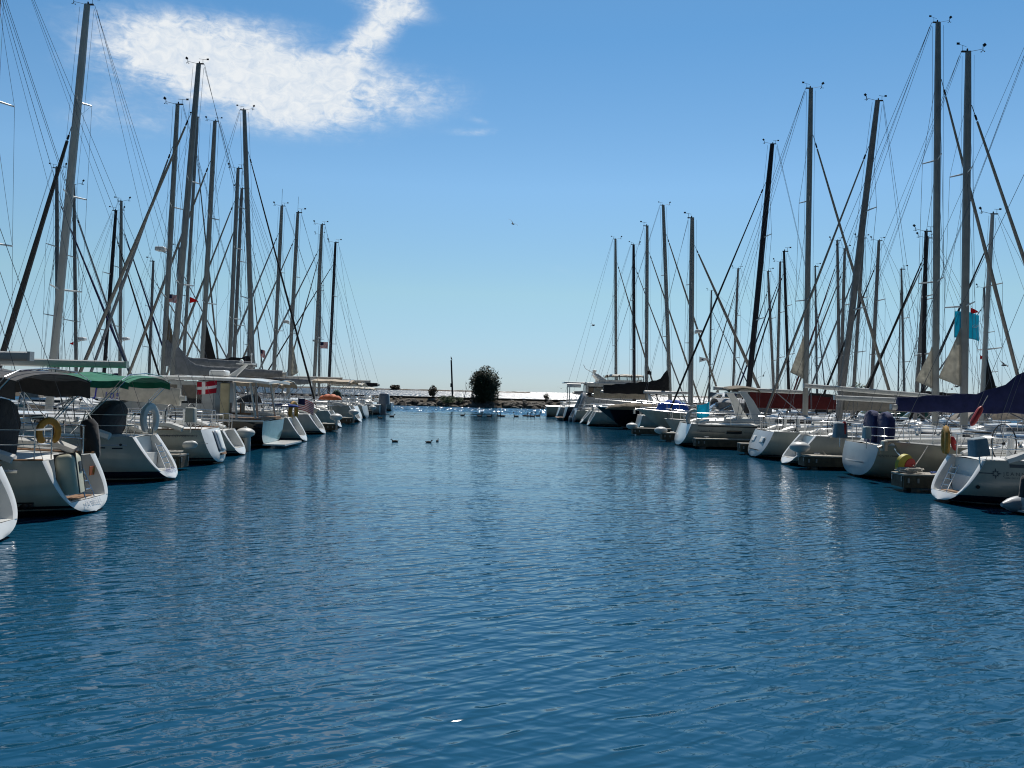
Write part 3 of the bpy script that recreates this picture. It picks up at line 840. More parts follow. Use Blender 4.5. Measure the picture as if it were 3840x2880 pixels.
A0 = sailboat(-8.72, 13.25, -1, 'white hull cut off by the left edge of the picture, only its rounded stern showing', L=12.5, B=3.7, fs=1.2, rake=0.6, mastxy=(7.5, -0.02), mh=18, boom=5.0, boomz=3.2,
              lod=2, mmat=M_ALU, genoa=C_GREY, bs=0.58)
A1 = sailboat(-8.86, 16.7, -1, 'nearest whole yacht on the left, black cockpit awning, cream canister on its open stern', L=12.2, B=3.7, fs=1.17, rake=0.55, hull=HULL_W2, mastxy=(7.4, -0.025), mh=17.5,
              boom=5.8, boomz=3.25, boomup=0.05, bimini=C_CHAR, bimx=(0.9, 4.1), bimz=1.74, bimdrop=0.36, dodger=C_DKGREEN, lod=2, genoa=C_GREY, ladder=True, bs=0.54, mmat=M_ALU2)
A2 = sailboat(-9.72, 22.6, -1, 'yacht with a green cockpit awning and a narrow white scooped stern', L=11.6, B=3.5, fs=1.26, rake=0.85, hull=HULL_W3, mastxy=(7.0, -0.02), mh=17.0,
              boom=5.4, boomz=3.3, bimini=C_GREEN, bimx=(0.75, 4.0), bimz=1.66, bimdrop=0.17, lod=2, genoa=C_GREY, ladder=True, bs=0.45, z0=0.06)
A3 = sailboat(-10.25, 27.7, -1, 'yacht with a flat stern split by a dark panel, 419 lettered on its side', L=12.6, B=3.8, fs=1.22, rake=0.42, stern='flat', hull=HULL_W2, mastxy=(8.7, -0.02), mh=18.5,
              boom=None, lod=2, genoa=C_GREY, wheel=True, twin=True, bs=0.45, z0=0.05)
A4 = sailboat(-10.65, 31.2, -1, 'yacht with a cream sail cover lettered J 105 and a small open stern', L=10.5, B=3.1, fs=0.98, rake=0.62, mast=(203, 1330, 327, 18), mmat=M_ALU2, mw=0.34,
              boom=5.2, boomz=2.62, boomup=-0.42, cover=C_CREAM, cover_h=0.62, covershape='stack', lod=2, genoa=C_CHAR, bs=0.46, spr=(0.30, 0.53, 0.76), gw=0.10, forestay=0.70)
A6 = sailboat(-10.4, 39.7, -1, 'white yacht directly beyond the dark hardtop motor yacht, thick mast, mustard buoy on its rail', L=12.4, B=3.7, fs=1.2, rake=0.75, mast=(650, 1390, 745, 240), mw=0.33, mmat=M_ALU,
              boom=5.6, boomz=3.4, cover=C_GREY, cover_h=0.5, covershape='high', lod=1, genoa=C_GREYB, bimini=C_BEIGE, bimx=(0.9, 3.4), bimz=1.75, dodger=C_GREYB, bs=0.44, gw=0.085)
A6b = sailboat(-12.6, 43.3, -1, 'grey masted yacht set back between two white sterns, radar dome high on its mast', L=11.5, B=3.1, fs=1.15, rake=0.6, stern='flat', mast=(612, 1390, 666, 392), mw=0.30,
               boom=5.0, boomz=3.9, cover=C_GREY, cover_h=0.55, covershape='high', lod=1, genoa=C_GREY, radar=0.52, clew=(C_OLIVE, 4.0, 6.6, 0.55))
A7 = sailboat(-11.05, 46.4, -1, 'white yacht with an angled bright open stern under the striped flag', L=12.5, B=3.8, fs=1.15, rake=0.8, mast=(757, 1385, 806, 455), mw=0.30,
              boom=5.0, boomz=3.0, cover=C_BLACK, cover_h=0.42, lod=1, genoa=C_GREYB, dodger=C_BLACK, bs=0.44, clew=(C_BLACK, 3.7, 6.4, 0.75), bmat=M_ALU3)
B8o = sailboat(-24.2, 50.2, 1, 'yacht pointing at the channel with a long black sail cover, mast raking left', L=11.8, B=3.3, fs=1.15, fb=1.35, stern='flat', rake=0.4, mast=(948, 1410, 916, 413), mw=0.33,
               boom=5.2, boomz=3.7, cover=C_BLACK, cover_h=0.95, covershape='flat', lod=1, genoa=C_BLACK, gw=0.06, rails=True)
A8 = sailboat(-11.8, 54.2, -1, 'white yacht with a narrow scooped stern just beyond a white corner bumper', L=13.0, B=3.8, fs=1.15, rake=0.75, mast=(860, 1370, 893, 632), mw=0.30,
              boom=5.6, boomz=3.1, cover=C_GREY, lod=1, genoa=C_GREYB, bs=0.42)
A8b = sailboat(-13.6, 58.3, -1, 'yacht with a dark upright mast behind the narrow scooped stern', L=12.0, B=3.3, fs=1.15, rake=0.5, stern='flat', mast=(877, 1370, 907, 708), mw=0.28, mmat=M_ALU3,
               boom=5.0, boomz=3.2, cover=C_GREYB, lod=1, genoa=C_GREYB)
A9 = sailboat(-12.15, 63.3, -1, 'white yacht with a tall pointed scooped stern and a pale awning', L=12.5, B=3.9, fs=1.3, rake=0.85, mast=(1027, 1400, 1057, 773), mw=0.32,
              boom=5.4, boomz=3.5, lod=1, genoa=C_GREY, bimini=C_BEIGE, bimx=(0.6, 3.8), bimz=2.0, bs=0.48, whip=True)
A9b = sailboat(-13.0, 67.8, -1, 'yacht with a radar dome and a beige sail corner beside its mast, left row', L=12.0, B=3.4, fs=1.2, rake=0.6, stern='flat', mast=(1085, 1400, 1117, 798), mw=0.34,
               boom=5.2, boomz=3.4, lod=1, genoa=C_GREYB, radar=0.42, clew=(C_SAIL, 3.6, 6.6, 0.6), whip=True)
A10 = sailboat(-13.3, 72.2, -1, 'yacht with a pale blue rounded stern under a cream awning', L=11.5, B=3.6, fs=1.15, rake=0.3, stern='flat', mast=(1180, 1400, 1207, 843), mw=0.34,
               boom=5.0, boomz=3.4, lod=1, genoa=C_GREY, bimini=C_CREAM, bimx=(0.3, 3.4), bimz=2.0, trim=M_GREYGEL)
A10b = sailboat(-14.2, 76.6, -1, 'yacht with the last dark mast of the left row', L=11.5, B=3.4, fs=1.15, rake=0.4, stern='flat', mast=(1235, 1405, 1258, 910), mw=0.30, mmat=M_BLACKMAST,
               boom=4.8, boomz=3.1, cover=C_BLACK, lod=1, genoa=C_BLACK, gw=0.06)
A12b = sailboat(-15.4, 90.5, -1, 'far yacht at the end of the left row with a grey double mast top', L=11.5, B=3.5, fs=1.15, rake=0.5, stern='flat', mast=(1197, 1400, 1202, 880), mw=0.30,
               boom=4.8, boomz=3.3, lod=1, genoa=C_GREYB, radar=0.35)
# second rank beyond the left dock, bows to the dock
GL = 'yachts berthed beyond the left dock'
for (X_, Y_, m_, mat_, gm_, lb_, rd_) in [
    (-36.0, 52.0, (215, 1340, 213, 630), M_ALU3, C_NAVY, 'yacht beyond the left dock with the mast just right of the picture edge', None),
    (-38.6, 57.2, (285, 1340, 277, 693), M_ALU3, C_GREY, 'yacht beyond the left dock with a radar dome low on a grey mast', 0.28),
    (-38.5, 61.4, (393, 1360, 435, 790), M_BLACKMAST, C_BLACK, 'yacht beyond the left dock with a raked black mast', None),
    (-39.3, 65.8, (450, 1350, 455, 755), M_ALU, C_NAVY, 'yacht beyond the left dock with a white dome on its grey mast', 0.30),
    (-37.5, 70.4, (690, 1330, 741, 440), M_ALU, C_GREYB, 'very tall masted yacht beyond the left dock', None),
    (-40.0, 79.0, (560, 1380, 575, 980), M_ALU3, C_GREYB, 'small yacht beyond the left dock between two dark forestays', None),
    (-40.5, 86.0, (660, 1380, 672, 930), M_ALU3, C_GREY, 'far yacht beyond the left dock partly behind the tallest mast', None),
    (-41.0, 94.0, (930, 1390, 940, 960), M_ALU3, C_GREYB, 'far yacht beyond the left dock behind the black sail cover', None)]:
    sailboat(X_, Y_, 1, lb_, L=11.5, B=3.3, fs=1.2, fb=1.4, stern='flat', rake=0.3, mast=m_, mmat=mat_, mw=0.27 if Y_ < 60 else 0.31, boom=4.6, boomz=3.1, cover=gm_, lod=0, genoa=gm_, group=GL, radar=rd_, dodger=random.choice((C_NAVY, C_BLACK, C_GREYB, None)), rails=False, gw=0.07)

# ================================================================== RIGHT ROW
B1 = sailboat(12.0, 21.8, 1, 'nearest yacht on the right with maker lettering and a compass rose on its side', L=12.4, B=3.4, fs=1.25, fb=1.5, rake=0.72, hull=HULL_W3, mastxy=(7.8, -0.02), mh=18.5,
              boom=None, lod=2, genoa=C_GREY, ladder=True, wheel=True, bs=0.55, mmat=M_ALU, z0=0.08)
B3 = sailboat(24.5, 25.9, -1, 'stone coloured yacht pointing its bow and anchor at the channel', L=11.8, B=2.7, fs=1.05, fb=1.42, rake=0.4, stern='flat', hull=HULL_OL, mastxy=(5.9, 0.0), mh=16.0,
              boom=4.8, boomz=2.9, lod=2, genoa=None, mmat=M_ALU)
B4 = sailboat(12.6, 28.6, 1, 'yacht with a broad rounded blue grey stern and a navy sail cover', L=12.2, B=3.55, fs=1.22, fb=1.4, rake=0.25, stern='flat', hull=HULL_OL, mastxy=(7.4, -0.02), mh=18.0, trim=M_GREYGEL,  # grey trim puts the shade on this stern into its colour
              boom=5.95, boomz=2.62, boomup=-0.05, cover=C_NAVY, cover_h=1.0, hump=(0.5, 1.5), covershape='high', lod=2, genoa=C_GREY, bs=0.78, z0=0.06)
B6 = sailboat(11.5, 32.9, 1, 'yacht with a long hollow white stern beside the round dock bumper', L=12.8, B=3.4, fs=1.25, fb=1.45, rake=1.0, mast=(3615, 1500, 3631, 195), mw=0.34,
              boom=5.3, boomz=2.75, boomup=0.12, lod=2, genoa=C_GREYB, wheel=True, bs=0.55, clew=(C_SAIL, 3.45, 6.0, 0.95), spr=(0.33, 0.68), bmat=M_ALU2, z0=0.06)
B7 = sailboat(11.3, 36.5, 1, 'yacht with a flat blue grey stern and two square hatches, behind the hollow stern', L=13.2, B=3.3, fs=1.25, fb=1.45, rake=0.55, stern='flat', trim=M_GREYGEL, mast=(3508, 1480, 3518, 85), mw=0.34,  # stern face in grey trim: its shade is part of the colour
              boom=6.0, boomz=3.05, boomup=0.35, lod=2, genoa=C_GREYB, wheel=True, twin=True, bs=0.82, clew=(C_SAIL, 3.4, 5.4, 0.8), z0=0.05)
R4 = sailboat(21.8, 39.9, -1, 'bow out yacht with a taupe sail cover and a mast leaning right', L=9.2, B=2.6, fs=1.05, fb=1.2, stern='flat', rake=0.3, mast=(3163, 1430, 3291, 378), mw=0.34, mmat=M_ALU3,
              boom=4.0, boomz=2.55, boomup=0.0, cover=C_GREYB, cover_h=0.75, covershape='stack', lod=1, genoa=C_GREYB, gw=0.06, rails=True)
B9 = sailboat(9.35, 43.9, 1, 'white cruising yacht with an arch over its cockpit and a cyan flag on the stern', L=12.6, B=3.6, fs=1.25, fb=1.45, rake=0.45, stern='flat', hull=HULL_W, mast=(3020, 1530, 3041, 332), mw=0.32,
              boom=5.0, boomz=3.15, boomup=0.1, lod=2, genoa=C_GREYB, bs=0.82, clew=(C_SAIL, 3.9, 6.4, 0.75), z0=0.05, dodger=None, cabin_h=0.55)
R5 = sailboat(21.3, 49.3, -1, 'bow out yacht with a black mast and a burgundy sail cover', L=11.6, B=3.3, fs=1.1, fb=1.3, stern='flat', rake=0.3, mast=(2805, 1480, 2896, 540), mw=0.36, mmat=M_BLACKMAST,
              boom=5.6, boomz=2.45, cover=C_BURG, cover_h=0.80, covershape='stack', lod=1, genoa=C_BLACK, gw=0.055)
R6 = sailboat(9.6, 60.0, 1, 'yacht with the thickest grey mast beyond the pale bowed cruiser', L=10.5, B=3.2, fs=1.2, fb=1.4, stern='flat', rake=0.3, mast=(2590, 1480, 2596, 818), mw=0.40,
              boom=3.4, boomz=3.0, lod=1, genoa=C_GREYB, gw=0.11, radar=0.42, jib2=None)
R7 = sailboat(6.6, 67.6, 1, 'yacht with a long black sail cover rising to its mast, far right row', L=12.0, B=3.4, fs=1.2, fb=1.4, stern='scoop', rake=0.6, mast=(2510, 1415, 2487, 770), mw=0.34,
              boom=5.8, boomz=3.0, cover=C_BLACK, cover_h=1.5, covershape='high', lod=1, genoa=C_GREYB, gw=0.08)
R8 = sailboat(6.4, 72.4, 1, 'yacht with a beige bundled sail and a narrow bright stern', L=11.5, B=3.4, fs=1.2, fb=1.4, stern='scoop', rake=0.9, mast=(2424, 1460, 2427, 848), mw=0.34,
              boom=4.9, boomz=2.7, cover=C_BEIGE, cover_h=1.0, covershape='stack', lod=1, genoa=C_GREYB)
R9 = sailboat(6.0, 76.3, 1, 'yacht with the slim black mast nearest the flybridge cruiser', L=11.5, B=3.2, fs=1.1, fb=1.3, stern='flat', rake=0.3, mast=(2378, 1450, 2376, 918), mw=0.32, mmat=M_BLACKMAST,
              boom=4.6, boomz=2.7, cover=C_BLACK, lod=1, genoa=C_GREY, gw=0.06)
R10 = sailboat(4.9, 85.5, 1, 'yacht with the last mast of the right row, behind the flybridge cruiser', L=11.5, B=3.4, fs=1.2, fb=1.4, stern='flat', rake=0.4, mast=(2310, 1410, 2308, 897), mw=0.32,
              boom=4.6, boomz=2.8, cover=C_GREY, lod=1, genoa=C_GREYB, hull=HULL_G)
GR = 'yachts berthed beyond the right dock'
for (X_, Y_, m_, mat_, gm_, lb_) in [
    (31.6, 83.0, (2750, 1430, 2768, 1008), M_ALU3, C_GREYB, 'yacht beyond the right dock, mast just left of the black one'),
    (32.8, 77.0, (2900, 1430, 2880, 1018), M_ALU3, C_GREY, 'yacht beyond the right dock with a thin forward leaning mast'),
    (31.8, 73.0, (2915, 1430, 2926, 983), M_ALU3, C_NAVY, 'yacht beyond the right dock with a blue wrapped mast foot'),
    (31.5, 69.2, (2957, 1440, 2940, 943), M_BLACKMAST, C_BLACK, 'yacht beyond the right dock with a thin black mast'),
    (34.4, 65.4, (3148, 1440, 3140, 903), M_ALU3, C_BURG, 'yacht beyond the right dock with a burgundy wrapped boom'),
    (33.1, 61.6, (3155, 1400, 3168, 933), M_ALU3, C_GREYB, 'yacht beyond the right dock with the shorter of two crossing masts'),
    (32.8, 58.0, (3205, 1400, 3237, 893), M_ALU3, C_GREY, 'yacht beyond the right dock with a mast half behind a leaning one'),
    (32.5, 54.4, (3270, 1430, 3296, 903), M_ALU3, C_BLACK, 'yacht beyond the right dock with a black furled headsail'),
    (33.4, 50.6, (3440, 1440, 3478, 893), M_ALU3, C_GREYB, 'yacht beyond the right dock with a grey mast crossing a black one'),
    (31.9, 46.8, (3462, 1440, 3473, 868), M_BLACKMAST, C_BLACK, 'yacht beyond the right dock, black mast close behind the tallest front mast'),
    (33.2, 43.0, (3683, 1500, 3722, 803), M_ALU2, C_BLACK, 'yacht beyond the right dock with a black sail corner and a red pennant')]:
    sailboat(X_, Y_, -1, lb_, L=11.5, B=3.2, fs=1.2, fb=1.4, stern='flat', rake=0.3, mast=m_, mmat=mat_, mw=0.27, boom=4.4, boomz=3.0, cover=gm_, lod=0, genoa=gm_, group=GR, dodger=random.choice((C_NAVY, C_BLACK, C_GREYB, C_DKGREEN)), rails=False, gw=0.065,
             clew=(C_BLACK, 3.2, 5.4, 0.65) if Y_ == 43.0 else None)
for (X_, Y_, m_, lb_) in [(41.0, 96.0, (2660, 1440, 2668, 1090), 'small distant yacht far behind the arch yacht'), (46.0, 88.0, (3063, 1440, 3057, 1000), 'distant yacht mostly behind the white fronted mast'),
                          (44.0, 66.5, (3705, 1500, 3690, 1080), 'distant yacht with a short thin mast near the cyan flag'), (47.0, 74.0, (3390, 1440, 3380, 1010), 'distant yacht behind the slack grey furled sail')]:
    sailboat(X_, Y_, -1, lb_, L=10.5, B=3.0, fs=1.1, fb=1.3, stern='flat', rake=0.3, mast=m_, mmat=M_ALU3, mw=0.24, boom=4.0, boomz=2.9, cover=C_GREY, lod=0, genoa=C_GREY, group=GR, rails=False, gw=0.06)

# ================================================================== motor boats
def mhull(h, root, hm, trans=M_GEL, bulge=0.04, deckm=None, rail=M_GEL):
    h.shell(24, 11).build('hull', hm, root, ang=50)
    flat_transom(h, bulge).build('transom', trans, root, ang=30)
    h.deck().build('deck', deckm or M_DECK, root, ang=30)
    tr = MB()
    for sg in (1, -1):
        tr.tube([(lambda q: (q[0], sg*q[1], q[2]+0.01))(h.gun(i/18, 0.01)) for i in range(19)], 0.05, 6)
    tr.build('rub_rail', rail, root)

def outboard(m, x, z, s=1.0):
    """tilted-down outboard: cowl, leg, cavitation plate, lower unit"""
    m.rbox((x, 0, z+0.30*s), (0.62*s, 0.42*s, 0.60*s), 0.14*s, taper=0.85)
    m.box((x+0.02*s, 0, z-0.25*s), (0.26*s, 0.16*s, 0.6*s)); m.box((x-0.05*s, 0, z-0.52*s), (0.5*s, 0.24*s, 0.03*s))
    m.ell((x, 0, z-0.72*s), (0.3*s, 0.07*s, 0.09*s), 8, 6); m.box((x+0.02*s, 0, z-0.62*s), (0.18*s, 0.07*s, 0.3*s))
    return m

# --- dark hardtop motor yacht, left row
h = Hull(11.5, 3.5, 1.20, 1.75, rake=-0.12, bowrake=1.5, bs=0.90, z0=0.02, p=3.2, q=2.2, flare=0.35, depth=0.5)
mb = empty('motor_yacht', (-11.05, 36.0, 0), PI)
tag(mb, 'black hulled motor yacht with a long white hardtop and teal stern', 'motor yacht')
mhull(h, mb, HULL_BK, mat('teal_stern', (0.20, 0.36, 0.38), 0.15, coat=0.5), rail=M_GEL)  # transom gets a flat teal of its own, unlike the black hull
ck = MB().box((1.3, 0, 1.24), (1.8, 2.9, 0.05)); ck.box((0.25, 0, 1.28), (0.5, 3.0, 0.09)); ck.build('cockpit_sole', M_TEAK, mb)
w = MB(); HX = -2.55
# deckhouse sides with window openings: lower wall, mullions, upper strip
for sg in (1, -1):
    y = sg*1.35
    w.box((6.55+HX, y, 1.55), (3.6, 0.06, 0.75)); w.box((6.55+HX, y, 2.83), (3.6, 0.06, 0.17))
    for x, wd_ in ((5.0, 0.5), (6.25, 0.2), (8.1, 0.5)): w.box((x+HX, y, 2.33), (wd_, 0.06, 0.84))
w.box((4.72+HX, -0.75, 2.05), (0.06, 1.14, 1.7)); w.box((4.72+HX, 0.95, 2.05), (0.06, 0.74, 1.7))
w.add([(8.32+HX, -1.35, 2.9), (8.32+HX, 1.35, 2.9), (9.2+HX, 1.0, 1.75), (9.2+HX, -1.0, 1.75)], [(0,1,2,3)])
w.add([(8.32+HX, -1.35, 1.2), (9.2+HX, -1.0, 1.2), (9.2+HX, -1.0, 1.75), (8.32+HX, -1.35, 2.0)], [(0,1,2,3)]); w.add([(8.32+HX, 1.35, 1.2), (9.2+HX, 1.0, 1.2), (9.2+HX, 1.0, 1.75), (8.32+HX, 1.35, 2.0)], [(3,2,1,0)])
house = w.build('deckhouse', M_GREYGEL, mb)
for sg in (1, -1):
    for x, wd_ in ((5.7, 0.9), (7.1, 1.5)):
        MB().box((x+HX, sg*1.345, 2.33), (wd_, 0.02, 0.83)).build('window', M_GLASS, house)
ht = MB(); rows = []
for i in range(13):
    x = -0.35+0.35*0 + i*(9.0/12) ; zc = 2.93 + 0.16*math.sin(PI*min(1, (i+2)/14)) - (0.05 if i in (0, 12) else 0)
    rows.append([(x, u*1.62, zc + 0.08*(1-u*u) + dz) for dz, us in ((0, (-1, -0.6, 0, 0.6, 1)), (-0.11, (1, 0.6, 0, -0.6, -1))) for u in us])
ht.loft(rows, True, True)
ht.build('hardtop', M_GEL, mb, ang=50)
for sg in (1, -1):
    MB().tube([(0.25, sg*1.45, 1.2), (0.55, sg*1.45, 2.9)], 0.05, 8).build('post', M_FENDER, mb)
    MB().tube([(1.1, sg*1.45, 1.2), (1.25, sg*1.45, 2.9)], 0.05, 8).build('post', M_FENDER, mb)
MB().rbox((1.7, 1.3, 2.05), (0.42, 0.10, 1.62), 0.04).build('door_panel', mat('cream_panel', (0.55, 0.48, 0.3), 0.5), mb)
MB().box((-0.55, 0, 0.16), (1.0, 2.7, 0.07)).build('swim_platform', M_GEL, mb)
rd = MB(); rd.rbox((2.45, 0, 3.32), (0.75, 0.75, 0.26), 0.1); rd.box((2.45, 0, 3.15), (0.3, 0.3, 0.1)); rd.build('radar_dome', M_GEL, mb)
ms = MB(); ms.tube([(1.95, 0, 3.1), (1.2, 0, 3.75)], [0.16, 0.06], 8, True, 0.5); ms.box((1.25, 0, 3.77), (0.75, 0.5, 0.05)); ms.tube([(1.0, 0, 3.75), (1.0, 0, 4.2)], 0.02, 5); ms.ell((1.0, 0, 4.22), (.05, .05, .06), 6, 5); ms.ell((1.45, 0, 3.88), (.1, .1, .1), 8, 6)
ms.build('signal_mast', M_GEL, mb)
st = MB()
for sg in (1, -1):
    st.tube([(0.1, sg*1.5, 1.25), (0.1, sg*1.5, 1.75)], 0.016, 5)
    st.tube([(8.5, sg*1.3, 1.6), (8.5, sg*1.3, 2.25), (11.0, sg*0.3, 2.45), (11.3, 0, 2.46)], 0.016, 5)
st.build('hand_rail', M_STEEL, mb)
chairs = MB()
for x in (0.9, 1.5): chairs.box((x, 0.7, 1.5), (0.5, 0.5, 0.08)); chairs.box((x+0.22, 0.7, 1.75), (0.06, 0.5, 0.45))
chairs.build('cockpit_seat', M_TEAK, mb)

# --- bow-out express cruisers, right row
def cruiser(name, label, bx, Y, L, B, hm, stripe=None, canvas=None, group=None, fs=1.25, fb=1.75):
    X = bx + L
    root = empty(name, (X, Y, 0), PI); tag(root, label, 'motor cruiser', group)
    h = Hull(L, B, fs, fb, rake=-0.1, bowrake=2.3, bs=0.92, z0=0.02, p=3.0, q=2.0, flare=0.55, depth=0.5)
    mhull(h, root, hm)
    rows = []
    for i in range(11):
        f = i/10; x = lerp(L*0.42, L*0.80, f); zd = h.deckz(x)-0.02; ww = min(B*0.36, h.side(x, h.deckz(x)-0.03)*0.75); hh = 0.42*(1-smooth01(f))+0.02
        rows.append([(x, u*ww, zd + hh*(1-abs(u)**3)) for u in [-1+j/5 for j in range(11)]])
    MB().loft(rows, False, False).build('foredeck_trunk', M_GEL, root)
    zc = h.deckz(L*0.45)+0.35; ws = []; fr = MB()
    for j in range(9):
        u = -1+j/4; ww = B*0.40
        ws.append([(L*0.56 - 0.9*u*u, u*ww, zc), (L*0.46 - 1.0*u*u, u*ww*0.9, zc+0.62)])
    MB().loft(ws, False, False).build('windscreen', M_CLEAR, root)
    fr.tube([w_[1] for w_ in ws], 0.03, 5); fr.tube([w_[0] for w_ in ws], 0.025, 5)
    for k in (0, 2, 4, 6, 8): fr.tube([ws[k][0], ws[k][1]], 0.025, 5)
    fr.build('windscreen_frame', M_STEEL, root)
    co = MB()
    for sg in (1, -1): co.tube([(0.3, sg*B*0.42, fs+0.1), (L*0.25, sg*B*0.42, fs+0.3), (L*0.5, sg*B*0.40, zc)], 0.16, 6)
    co.build('coaming', M_GEL, root)
    r_ = MB()
    for sg in (1, -1):
        P = []
        for x in [lerp(L*0.5, L-0.35, k/6) for k in range(7)]:
            y = h.side(x, h.deckz(x)-0.03)-0.08; z = h.deckz(x); P.append((x, sg*y, z+0.62)); r_.tube([(x, sg*y, z-0.02), (x, sg*y, z+0.62)], 0.014, 5)
        r_.tube(P + [(L+0.05, 0, fb+0.6)], 0.016, 6)
    r_.build('bow_rail', M_STEEL, root)
    an = MB(); an.tube([(L-0.5, 0, fb), (L+0.15, 0, fb-0.02)], 0.05, 6); an.box((L+0.22, 0, fb-0.18), (0.12, 0.3, 0.34)); an.build('anchor', M_STEEL, root)
    if canvas:
        c = arc_canopy(1.2, L*0.47, B*0.40, B*0.36, fs+1.0, zc+0.75, 0.28, 0.5); c.build('cockpit_canvas', canvas, root, ang=60)
    else:
        a = MB()
        a.tube([(2.0, -B*0.44, fs+.2), (1.5, -B*0.42, fs+1.5), (1.3, -B*0.25, fs+1.75), (1.3, B*0.25, fs+1.75), (1.5, B*0.42, fs+1.5), (2.0, B*0.44, fs+.2)], [0.16, 0.12, 0.1, 0.1, 0.12, 0.16], 8)
        a.build('radar_arch', M_GEL, root)
    return root, h
cr1, h1 = cruiser('motor_cruiser', 'black hulled cruiser pointing its white deck at the channel', 6.85, 63.6, 11.5, 3.5, HULL_BK)
cr2, h2 = cruiser('motor_cruiser', 'pale green hulled cruiser pointing at the channel, beside the black cruiser', 9.1, 56.4, 10.5, 3.3, HULL_MINT, canvas=C_GREY)

# --- flybridge trawler at the far end of the right row
h = Hull(12.5, 4.0, 1.35, 2.3, rake=0.35, bowrake=1.4, bs=0.88, z0=0.02, p=2.6, q=1.9, flare=0.35, depth=0.6)
tw = empty('flybridge_cruiser', (5.35, 80.6, 0), 0); tag(tw, 'navy hulled flybridge cruiser with a clear curtained upper helm, right row end', 'motor yacht')
mhull(h, tw, HULL_NV, HULL_NV.copy() if False else M_GREYGEL)
sh = MB()
for sg in (1, -1):
    y = sg*1.55
    sh.box((5.2, y, 1.85), (6.0, 0.07, 1.1)); sh.box((5.2, y, 3.62), (6.0, 0.07, 0.25))
    for x in (2.3, 4.2, 6.2, 8.1): sh.box((x, y, 2.945), (0.2, 0.07, 1.09))
sh.box((2.16, 0, 2.4), (0.07, 3.0, 2.4))
sh.add([(8.2, -1.58, 3.74), (8.2, 1.58, 3.74), (9.3, 1.2, 1.8), (9.3, -1.2, 1.8)], [(0,1,2,3)])
hs = sh.build('deckhouse', M_GEL, tw)
for sg in (1, -1):
    for x in (3.25, 5.2, 7.15): MB().box((x, sg*1.55, 2.945), (1.79, 0.02, 1.08)).build('window', M_GLASS, hs)
fb_ = MB(); fb_.rbox((4.3, 0, 3.83), (8.8, 3.7, 0.16), 0.15)
for sg in (1, -1): fb_.box((5.6, sg*1.65, 4.05), (4.4, 0.08, 0.30))
fb_.box((7.8, 0, 4.1), (0.1, 3.2, 0.4)); fb_.build('flybridge', M_GEL, tw)
arc_canopy(4.4, 8.0, 1.6, 1.5, 4.68, 4.72, 0.16, 0.1).build('flybridge_top', C_CREAM, tw, ang=60)
for sg in (1, -1):
    cl = MB(); cl.add([(4.4, sg*1.62, 4.1), (8.0, sg*1.55, 4.1), (7.6, sg*1.5, 4.66), (4.5, sg*1.58, 4.66)], [(0,1,2,3)])
    cl.build('clear_curtain', M_CLEAR, tw)
ff = MB()
for x in (4.4, 5.6, 6.8, 8.0):
    for sg in (1, -1): ff.tube([(x, sg*1.6, 3.9), (x-0.1, sg*1.57, 4.72)], 0.045, 5)
ff.build('canopy_frame', M_BLACK, tw)
ar = MB()
for sg in (1, -1): ar.tube([(4.2, sg*1.6, 3.85), (3.3, sg*1.5, 4.6), (3.1, sg*1.3, 4.75)], [0.28, 0.18, 0.12], 8, True, 0.4)
ar.tube([(3.1, -1.3, 4.75), (3.1, 1.3, 4.75)], 0.13, 8); ar.build('radar_arch', M_GEL, tw)
r2 = MB(); r2.rbox((3.1, 0, 5.12), (0.4, 1.3, 0.18), 0.08); r2.box((3.1, 0, 4.95), (0.3, 0.3, 0.3)); r2.tube([(3.1, -1.0, 4.75), (2.1, -1.0, 5.3), (1.9, -1.0, 5.7)], 0.03, 5); r2.build('radar_scanner', M_GEL, tw)
tr = MB()
for sg in (1, -1):
    tr.tube([(0.4, sg*1.7, 1.35), (0.4, sg*1.7, 2.1), (2.0, sg*1.75, 2.1)], 0.025, 5)
    tr.tube([(0.5, sg*1.6, 1.35), (0.5, sg*1.6, 3.78)], 0.05, 6)
    tr.tube([(8.5, sg*1.6, 2.0), (8.5, sg*1.6, 2.75), (12.2, 0, 3.2)], 0.022, 5)
tr.build('hand_rail', M_STEEL, tw)
lf = MB().tube([(0.2, -1.9, 3.55), (1.6, -1.9, 3.55)], 0.2, 8).build('life_raft_tube', M_GEL, tw)
MB().box((-0.35, 0, 0.22), (0.8, 3.0, 0.08)).build('swim_platform', M_TEAK, tw)

